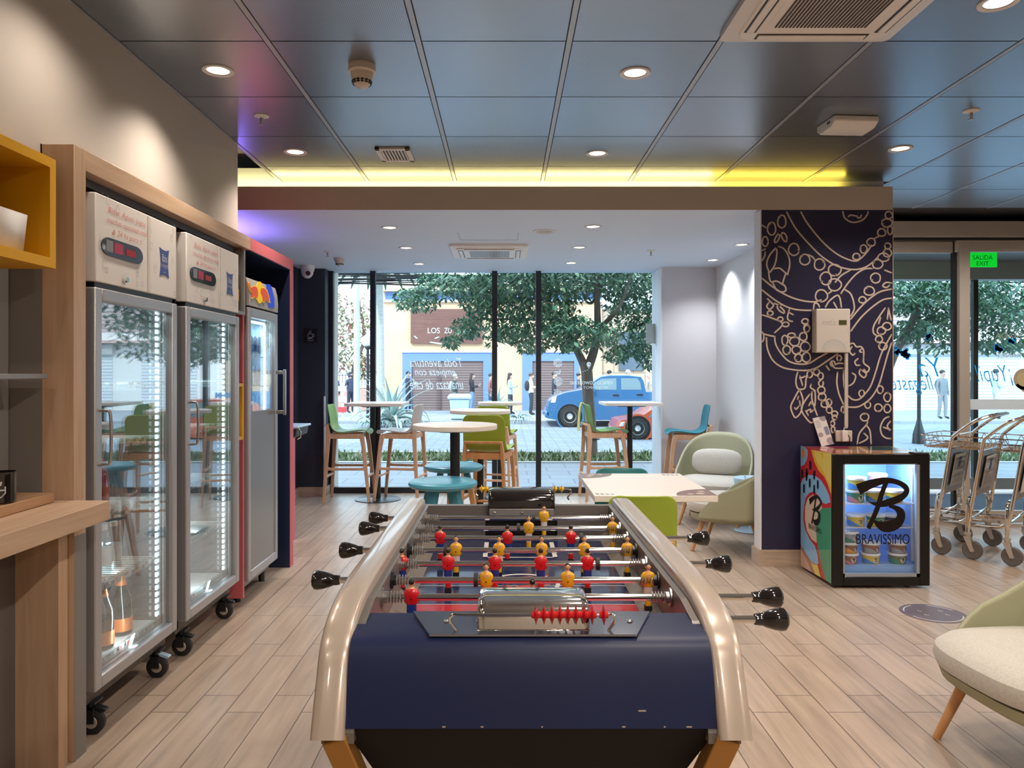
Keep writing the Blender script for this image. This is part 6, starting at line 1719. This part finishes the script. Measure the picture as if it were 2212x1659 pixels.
# pole, lamp, cables, bin
t = thing('utility_pole', 'tall pale utility pole at the left of the window view', 'pole', (-5.55, 28, GZ + .1))
MB().tube([(0, 0, 0), (0, 0, 6.5)], [.13, .10], 14).done('shaft', mat('pole_concrete', (.50, .54, .50), .8), t)
MB().lathe([(.2, 0), (.2, .1), (.13, .14)], 14).done('base', M['concrete'], t)
t = thing('street_lamp', 'street lamp with white globe partly behind the window mullion', 'street lamp', (-5.05, 27.5, GZ + .1))
MB().cyl((0, 0, 0), (0, 0, 2.55), .055).done('post', M['blackmetal'], t)
MB().lathe([(.06, 2.5), (.13, 2.58), (.10, 2.64)], 16).done('collar', M['blackmetal'], t)
MB().ell((-.02, 0, 2.82), (.22, .22, .22), 20, 12).done('globe', mat('lamp_globe', (.82, .82, .85), .3), t)
t = thing('street_lamp', 'black street lamp post seen through the entrance doors', 'street lamp', (10.2, 18.5, GZ))
MB().cyl((0, 0, 0), (0, 0, 4.2), .045).done('post', M['blackmetal'], t)
MB().lathe([(.16, 0), (.14, .25), (.07, .5), (.05, .6)], 16).done('base', M['blackmetal'], t)
c0 = None
CG = 'overhead cable bundle'
for k in range(22):
    y_, z_ = 16 + ro.uniform(-.25, .25), 3.36 + (k % 11) * .034 + ro.uniform(-.01, .01)
    if c0 is None or k % 3 == 0:
        sag = ro.uniform(.02, .10)
        n_ = 24
        o = MB().tube([(-13 + 30 * i / n_, 0, sag * ((i / n_ - .45) * 3) ** 2 - sag + .04 * math.sin(i * .8 + k)) for i in range(n_ + 1)], ro.uniform(.010, .022), 5).done('overhead_cable', M['rubber'])
        tag(o, 'black overhead cable sagging across the top of the window view', 'cable', CG); c0 = o
    else:
        o = dup(c0)
    o.location = (ro.uniform(-.5, .5), y_, z_)
t = thing('trash_container', 'pale blue street trash container in front of the queue', 'trash bin', at(993, 908, 26.4))
M['binblue'] = mat('bin_blue', (.42, .58, .64), .6)
MB().loft([[Vector((x * a, y * a, z)) for x, y in ((-.34, -.3), (.34, -.3), (.34, .3), (-.34, .3))] for a, z in ((.82, .06), (1.0, .76))]).done('body', M['binblue'], t, bevel=.03)
MB().loft([[Vector((x * a, y * a + dy, z)) for x, y in ((-.40, -.35), (.40, -.35), (.40, .35), (-.40, .35))] for a, z, dy in ((1.0, .76, 0), (1.02, .84, 0), (.85, .93, .04))]).done('lid', M['binblue'], t, bevel=.02)
for sx in (-1, 1): MB().cyl((sx * .25, .2, .08), (sx * .30, .2, .08), .08).done('wheel', M['rubber'], t)

# ---- parked pickup and the orange car ----
def wheel_parts(t, x, y, r_, side):
    Mw = Matrix.Rotation(PI / 2, 4, 'X')
    w_ = MB().lathe([(r_ * .6, -.11), (r_ * .92, -.11), (r_, -.07), (r_, .07), (r_ * .92, .11), (r_ * .6, .11)], 36, (x, y, r_), Mw, True).done('wheel', M['rubber'], t)
    MB().lathe([(0, .075 * -side), (r_ * .25, .10 * -side), (r_ * .30, .06 * -side), (r_ * .55, .07 * -side), (r_ * .62, .11 * -side), (r_ * .62, 0), (0, 0)], 28, (x, y, r_), Mw).done('rim', mat('wheel_rim', (.62, .64, .66), .35, .6), w_)
    mb = MB()
    for k in range(12):
        a = k * PI / 6
        mb.cyl((x + r_ * .45 * math.cos(a), y + side * .078, r_ + r_ * .45 * math.sin(a)), (x + r_ * .45 * math.cos(a), y + side * .066, r_ + r_ * .45 * math.sin(a)), r_ * .055, n=8)
    mb.done('rim_hole', M['black'], w_)
def vehicle(name, label, cat, loc, sil, windows, wheels, width, paint, arch, lamp, rwheel):
    t = thing(name, label, cat, loc)
    rings = []
    for yy, q in ((-width / 2, .96), (-width / 2 + .06, 1.0), (width / 2 - .06, 1.0), (width / 2, .96)):
        cx = sum(p[0] for p in sil) / len(sil); cz = .75
        rings.append([Vector((cx + (x - cx) * (1 - (1 - q) * .25), yy * (1 - .16 * max(0, (z - .95)) / .75), cz + (z - cz) * (1 - (1 - q) * .6))) for x, z in sil])
    bd = MB().loft(rings).done('body', paint, t, ang=30)
    gm = mat('car_window', (.16, .24, .28), .06, coat=.6)
    for P_ in windows:
        for sd_ in (-1,):
            mb = MB(); mb.loft([[Vector((x, sd_ * (width / 2 * (1 - .16 * max(0, z - .95) / .75) + e), z)) for x, z in P_] for e in (-.02, .006)])
            mb.done('side_window', gm, bd, smooth=False)
    for x, (a0, a1) in ((wheels[0], arch), (wheels[1], arch)):
        mb = MB(); mb.lathe([(rwheel * 1.16, -.05), (rwheel * 1.30, -.05), (rwheel * 1.32, .05), (rwheel * 1.16, .05)], 36, (x, -width / 2 + .005, rwheel), Matrix.Rotation(PI / 2, 4, 'X'), True)
        mb.done('wheel_arch', paint, bd)
        MB().cyl((x, -width / 2 - .012, rwheel), (x, -width / 2 + .10, rwheel), rwheel * 1.17, n=32).done('wheel_well', M['black'], bd)
        for sd_ in (-1, 1): wheel_parts(t, x, sd_ * (width / 2 - .06), rwheel, sd_)
    for P_, m in lamp:
        MB().loft([[Vector((x, -width / 2 - .012, z)) for x, z in P_], [Vector((x, -width / 2 + .25, z)) for x, z in P_]]).done('headlamp', m, bd, smooth=False, bevel=.01)
    return t
M['carblue'] = mat('car_blue', (.05, .17, .36), .22, .3, coat=.6)
K = 25.0 / F
def cs(px, py): return ((px - 1178) * K, (920 - py) * K)
pk = vehicle('pickup_truck', 'blue pickup truck parked across the street', 'car', (at(1178, 920, 25).x, 25.0, GZ),
    [cs(*p) for p in ((1180, 902), (1177, 885), (1182, 868), (1192, 857), (1215, 848), (1252, 841), (1272, 826), (1292, 814), (1310, 811), (1350, 811), (1376, 814), (1382, 824), (1386, 846), (1500, 848), (1502, 905), (1200, 905))],
    [[cs(*p) for p in ((1262, 842), (1278, 828), (1292, 819), (1324, 818), (1324, 842))], [cs(*p) for p in ((1334, 818), (1368, 818), (1374, 826), (1376, 842), (1334, 842))]],
    (cs(1226, 898)[0], cs(1448, 898)[0]), 1.72, M['carblue'], (0, 0), [([cs(*p) for p in ((1186, 869), (1190, 857), (1199, 856), (1196, 869))], mat('headlamp', (.75, .72, .55), .2))], .345)
for q in ((1322, 853), (1372, 852)):
    p = cs(*q); MB().box(p[0] - .10, p[0] + .10, -.885, -.865, p[1] - .02, p[1] + .02).done('door_handle', M['black'], pk, bevel=.008)
MB().box(-.06, .25, -.86, .86, .30, .52).done('bumper', M['carblue'], pk, bevel=.05, seg=3)
mb = MB()
for k in range(4): mb.box(-.02, .06, -.5, .5, .64 + k * .06, .67 + k * .06)
mb.done('grille', M['chrome'], pk, smooth=False)
MB().box(1.42, 1.54, -1.0, -.84, 1.12, 1.28).done('side_mirror', M['carblue'], pk, bevel=.02)
K2 = 20.5 / F
def c2s(px, py): return ((px - 1322) * K2, (935 - py) * K2)
z0c = GZ
vehicle('hatchback', 'orange car on the street in front of the blue pickup', 'car', (at(1322, 935, 20.5).x, 20.5, GZ),
    [c2s(*p) for p in ((1326, 932), (1322, 912), (1330, 897), (1372, 889), (1410, 862), (1440, 852), (1520, 853), (1560, 880), (1600, 890), (1605, 932), (1340, 934))],
    [[c2s(*p) for p in ((1386, 889), (1414, 867), (1442, 858), (1460, 858), (1460, 888))], [c2s(*p) for p in ((1466, 858), (1518, 859), (1545, 880), (1540, 888), (1466, 888))]],
    (c2s(1366, 0)[0], c2s(1555, 0)[0]), 1.66, mat('car_orange', (.62, .10, .03), .25, .1, coat=.6), (0, 0), [([c2s(*p) for p in ((1326, 908), (1331, 899), (1345, 897), (1342, 908))], mat('headlamp2', (.8, .8, .78), .2))], .29)

# ---- people in the street ----
SK = mat('skin', (.55, .33, .24), .6)
def person(label, px, Y, h, rz, top, legs, hair='short', hairc=(.03, .025, .022), pose='stand', bag=None, mask=True, hem=.92, gz=GZ + .1, hood=None):
    x = (px - VX) * Y / F
    t = thing('person', label, 'person', (x, Y, gz), R(rz))
    k = h / 1.70
    V, E_, Rr = [], [], []
    def add(p, r_, link=None):
        V.append(Vector(p) * k); Rr.append((r_[0] * k, r_[1] * k) if isinstance(r_, tuple) else (r_ * k, r_ * k))
        if link is not None: E_.append((link, len(V) - 1))
        return len(V) - 1
    pel = add((0, .0, .95), (.155, .115))
    wa = add((0, 0, 1.10), (.135, .105), pel); ch_ = add((0, .01, 1.28), (.165, .12), wa); nb = add((0, .015, 1.42), (.075, .07), ch_)
    nk = add((0, .0, 1.49), .052, nb); h1_ = add((0, -.02, 1.555), (.068, .078), nk); h2_ = add((0, -.015, 1.64), (.075, .092), h1_); add((0, -.005, 1.70), (.05, .06), h2_)
    nose = None
    hands = []
    for s_ in (-1, 1):
        sh = add((s_ * .165, .015, 1.385), .062, ch_)
        if pose == 'phone': el, wr_, hd = (s_ * .225, -.02, 1.12), (s_ * .10, -.25, 1.16), (s_ * .055, -.32, 1.20)
        elif pose == 'pocket': el, wr_, hd = (s_ * .265, .05, 1.14), (s_ * .20, -.06, .95), (s_ * .17, -.09, .88)
        else: el, wr_, hd = (s_ * .225, .03, 1.12), (s_ * .225, -.04, .89), (s_ * .22, -.06, .80)
        e1 = add(el, .05, sh); w1 = add(wr_, .036, e1); add(hd, (.034, .022), w1); hands.append(Vector(hd) * k)
    for s_, st_ in ((-1, .03), (1, -.03)):
        hp_ = add((s_ * .085, 0, .90), .098, pel); kn = add((s_ * .095, -.015 + st_, .50), .066, hp_); an = add((s_ * .10, .025 + st_ * 1.6, .09), .046, kn); add((s_ * .105, -.06 + st_ * 1.6, .045), (.042, .036), an); add((s_ * .108, -.14 + st_ * 1.6, .03), (.036, .026), len(V) - 1)
    me = bpy.data.meshes.new('b'); me.from_pydata(V, E_, []); me.update()
    ob = bpy.data.objects.new('b', me); C.objects.link(ob)
    sk = ob.modifiers.new('sk', 'SKIN'); sk.use_smooth_shade = True
    for i, v in enumerate(me.skin_vertices[0].data): v.radius = Rr[i]; v.use_root = (i == 0)
    ss = ob.modifiers.new('ss', 'SUBSURF'); ss.levels = ss.render_levels = 1
    dg = bpy.context.evaluated_depsgraph_get()
    m2 = bpy.data.meshes.new_from_object(ob.evaluated_get(dg))
    bpy.data.objects.remove(ob)
    m2.name = 'body'; m2.materials.clear()
    tc = mat('clothes_top', top, .85); lc = mat('clothes_legs', legs, .85)
    for m in (SK, tc, lc, shoe): m2.materials.append(m)
    for pl in m2.polygons:
        c = pl.center / k; z = c.z
        hand = any((pl.center - hd).length < .075 * k for hd in hands) and pose != 'pocket'
        arm = abs(c.x) > .165 and z > .8
        pl.material_index = 3 if z < .085 else 0 if (z > 1.455 or hand) else 1 if (z > hem or arm or (pose == 'phone' and c.y < -.14)) else 2
    m2.polygons.foreach_set('use_smooth', [True] * len(m2.polygons))
    bo = bpy.data.objects.new('body', m2); C.objects.link(bo); bo.parent = t
    MB().ell((0, -.105 * k, 1.60 * k), (.016 * k, .022 * k, .024 * k), 8, 6).done('nose', SK, bo)
    hm = mat('hair', hairc, .6)
    mb = MB()
    mb.ell((0, .012 * k, 1.662 * k), (.088 * k, .100 * k, .082 * k), 14, 10)
    if hair == 'long':
        mb.loft([[Vector((rx * math.cos(2 * PI * q / 12), yo + ry * math.sin(2 * PI * q / 12), z)) * k for q in range(12)] for rx, ry, yo, z in ((.085, .07, .03, 1.66), (.10, .07, .05, 1.55), (.11, .065, .075, 1.42), (.09, .05, .09, 1.28), (.04, .03, .095, 1.20))])
    mb.done('hair' if hair != 'cap' else 'cap', hm, t)
    if hood: MB().ell((0, .03 * k, 1.60 * k), (.10 * k, .105 * k, .14 * k), 14, 10).done('hood', tc, t)
    if mask: MB().ell((0, -.075 * k, 1.562 * k), (.055 * k, .045 * k, .042 * k), 12, 8).done('face_mask', M['paper'] if not hood else M['black'], t)
    if pose == 'phone': MB().box(-.035 * k, .035 * k, -.345 * k, -.335 * k, 1.19 * k, 1.31 * k).done('phone', M['paper'], t)
    if bag: MB().ell((0, .17 * k, 1.20 * k), (.15 * k, .10 * k, .22 * k), 14, 10).done('backpack', mat('bag', bag, .8), t)
    return t
fx = 90    # facing right along the queue
person('person in dark blue hooded jacket with hands in pockets at left', 757, 31, 1.66, 60, (.06, .07, .12), (.03, .04, .07), pose='pocket', hood=True)
person('person in navy jacket at the far left window edge', 721, 29, 1.62, 200, (.05, .09, .15), (.04, .07, .12), mask=False)
person('person in dark jacket half hidden behind the agave', 882, 31, 1.68, 75, (.05, .06, .09), (.04, .05, .08), pose='phone')
person('person with pale cap and light bag behind the trash container', 983, 30.5, 1.58, 80, (.07, .09, .09), (.25, .28, .28), 'cap', (.62, .60, .55), 'phone', (.60, .62, .55))
person('person with long brown hair and dark jacket holding a phone', 1020, 30.5, 1.62, 85, (.035, .04, .05), (.25, .36, .50), 'long', (.10, .06, .05), 'phone')
person('person in rust coloured top behind the window mullion', 1060, 30.5, 1.60, 80, (.32, .13, .10), (.08, .10, .14), 'cap', (.05, .06, .08))
person('person with long dark hair and pale blue jacket looking at phone', 1102, 30, 1.62, 80, (.45, .62, .68), (.05, .06, .08), 'long', (.05, .035, .03), 'phone', hem=.80)
person('person in white jacket with dark backpack', 1147, 29.5, 1.62, 100, (.78, .70, .60), (.035, .045, .06), 'short', (.12, .07, .05), 'phone', (.03, .035, .04))
person('person in dark coat standing before the second shutter', 1197, 30.5, 1.66, 85, (.035, .04, .06), (.03, .035, .045), pose='stand', hem=.70)
person('person in dark jacket behind the street tree trunk', 1250, 30.5, 1.62, 85, (.06, .07, .10), (.05, .05, .07), pose='phone')
person('person with dark beanie behind the pickup', 1317, 30.0, 1.72, 90, (.10, .11, .13), (.05, .06, .08), 'cap', (.02, .022, .025))
person('person with pale hood and mask behind the pickup', 1357, 30.0, 1.74, 100, (.62, .62, .64), (.10, .11, .14), 'cap', (.55, .56, .58))
person('person with pale hat behind the rear of the pickup', 1400, 29.5, 1.62, 70, (.40, .33, .28), (.10, .11, .14), 'cap', (.72, .66, .58))
person('person with dark backpack seen through the left entrance pane', 2036, 27, 1.72, 15, (.20, .22, .24), (.25, .26, .28), bag=(.06, .065, .07), mask=False)
person('person in dark clothes behind the entrance lamp post', 2097, 28, 1.62, 60, (.07, .075, .08), (.08, .085, .09))
person('person in pale blue shirt seen through the right entrance pane', 2152, 27, 1.75, 80, (.50, .60, .70), (.55, .56, .58), pose='phone')
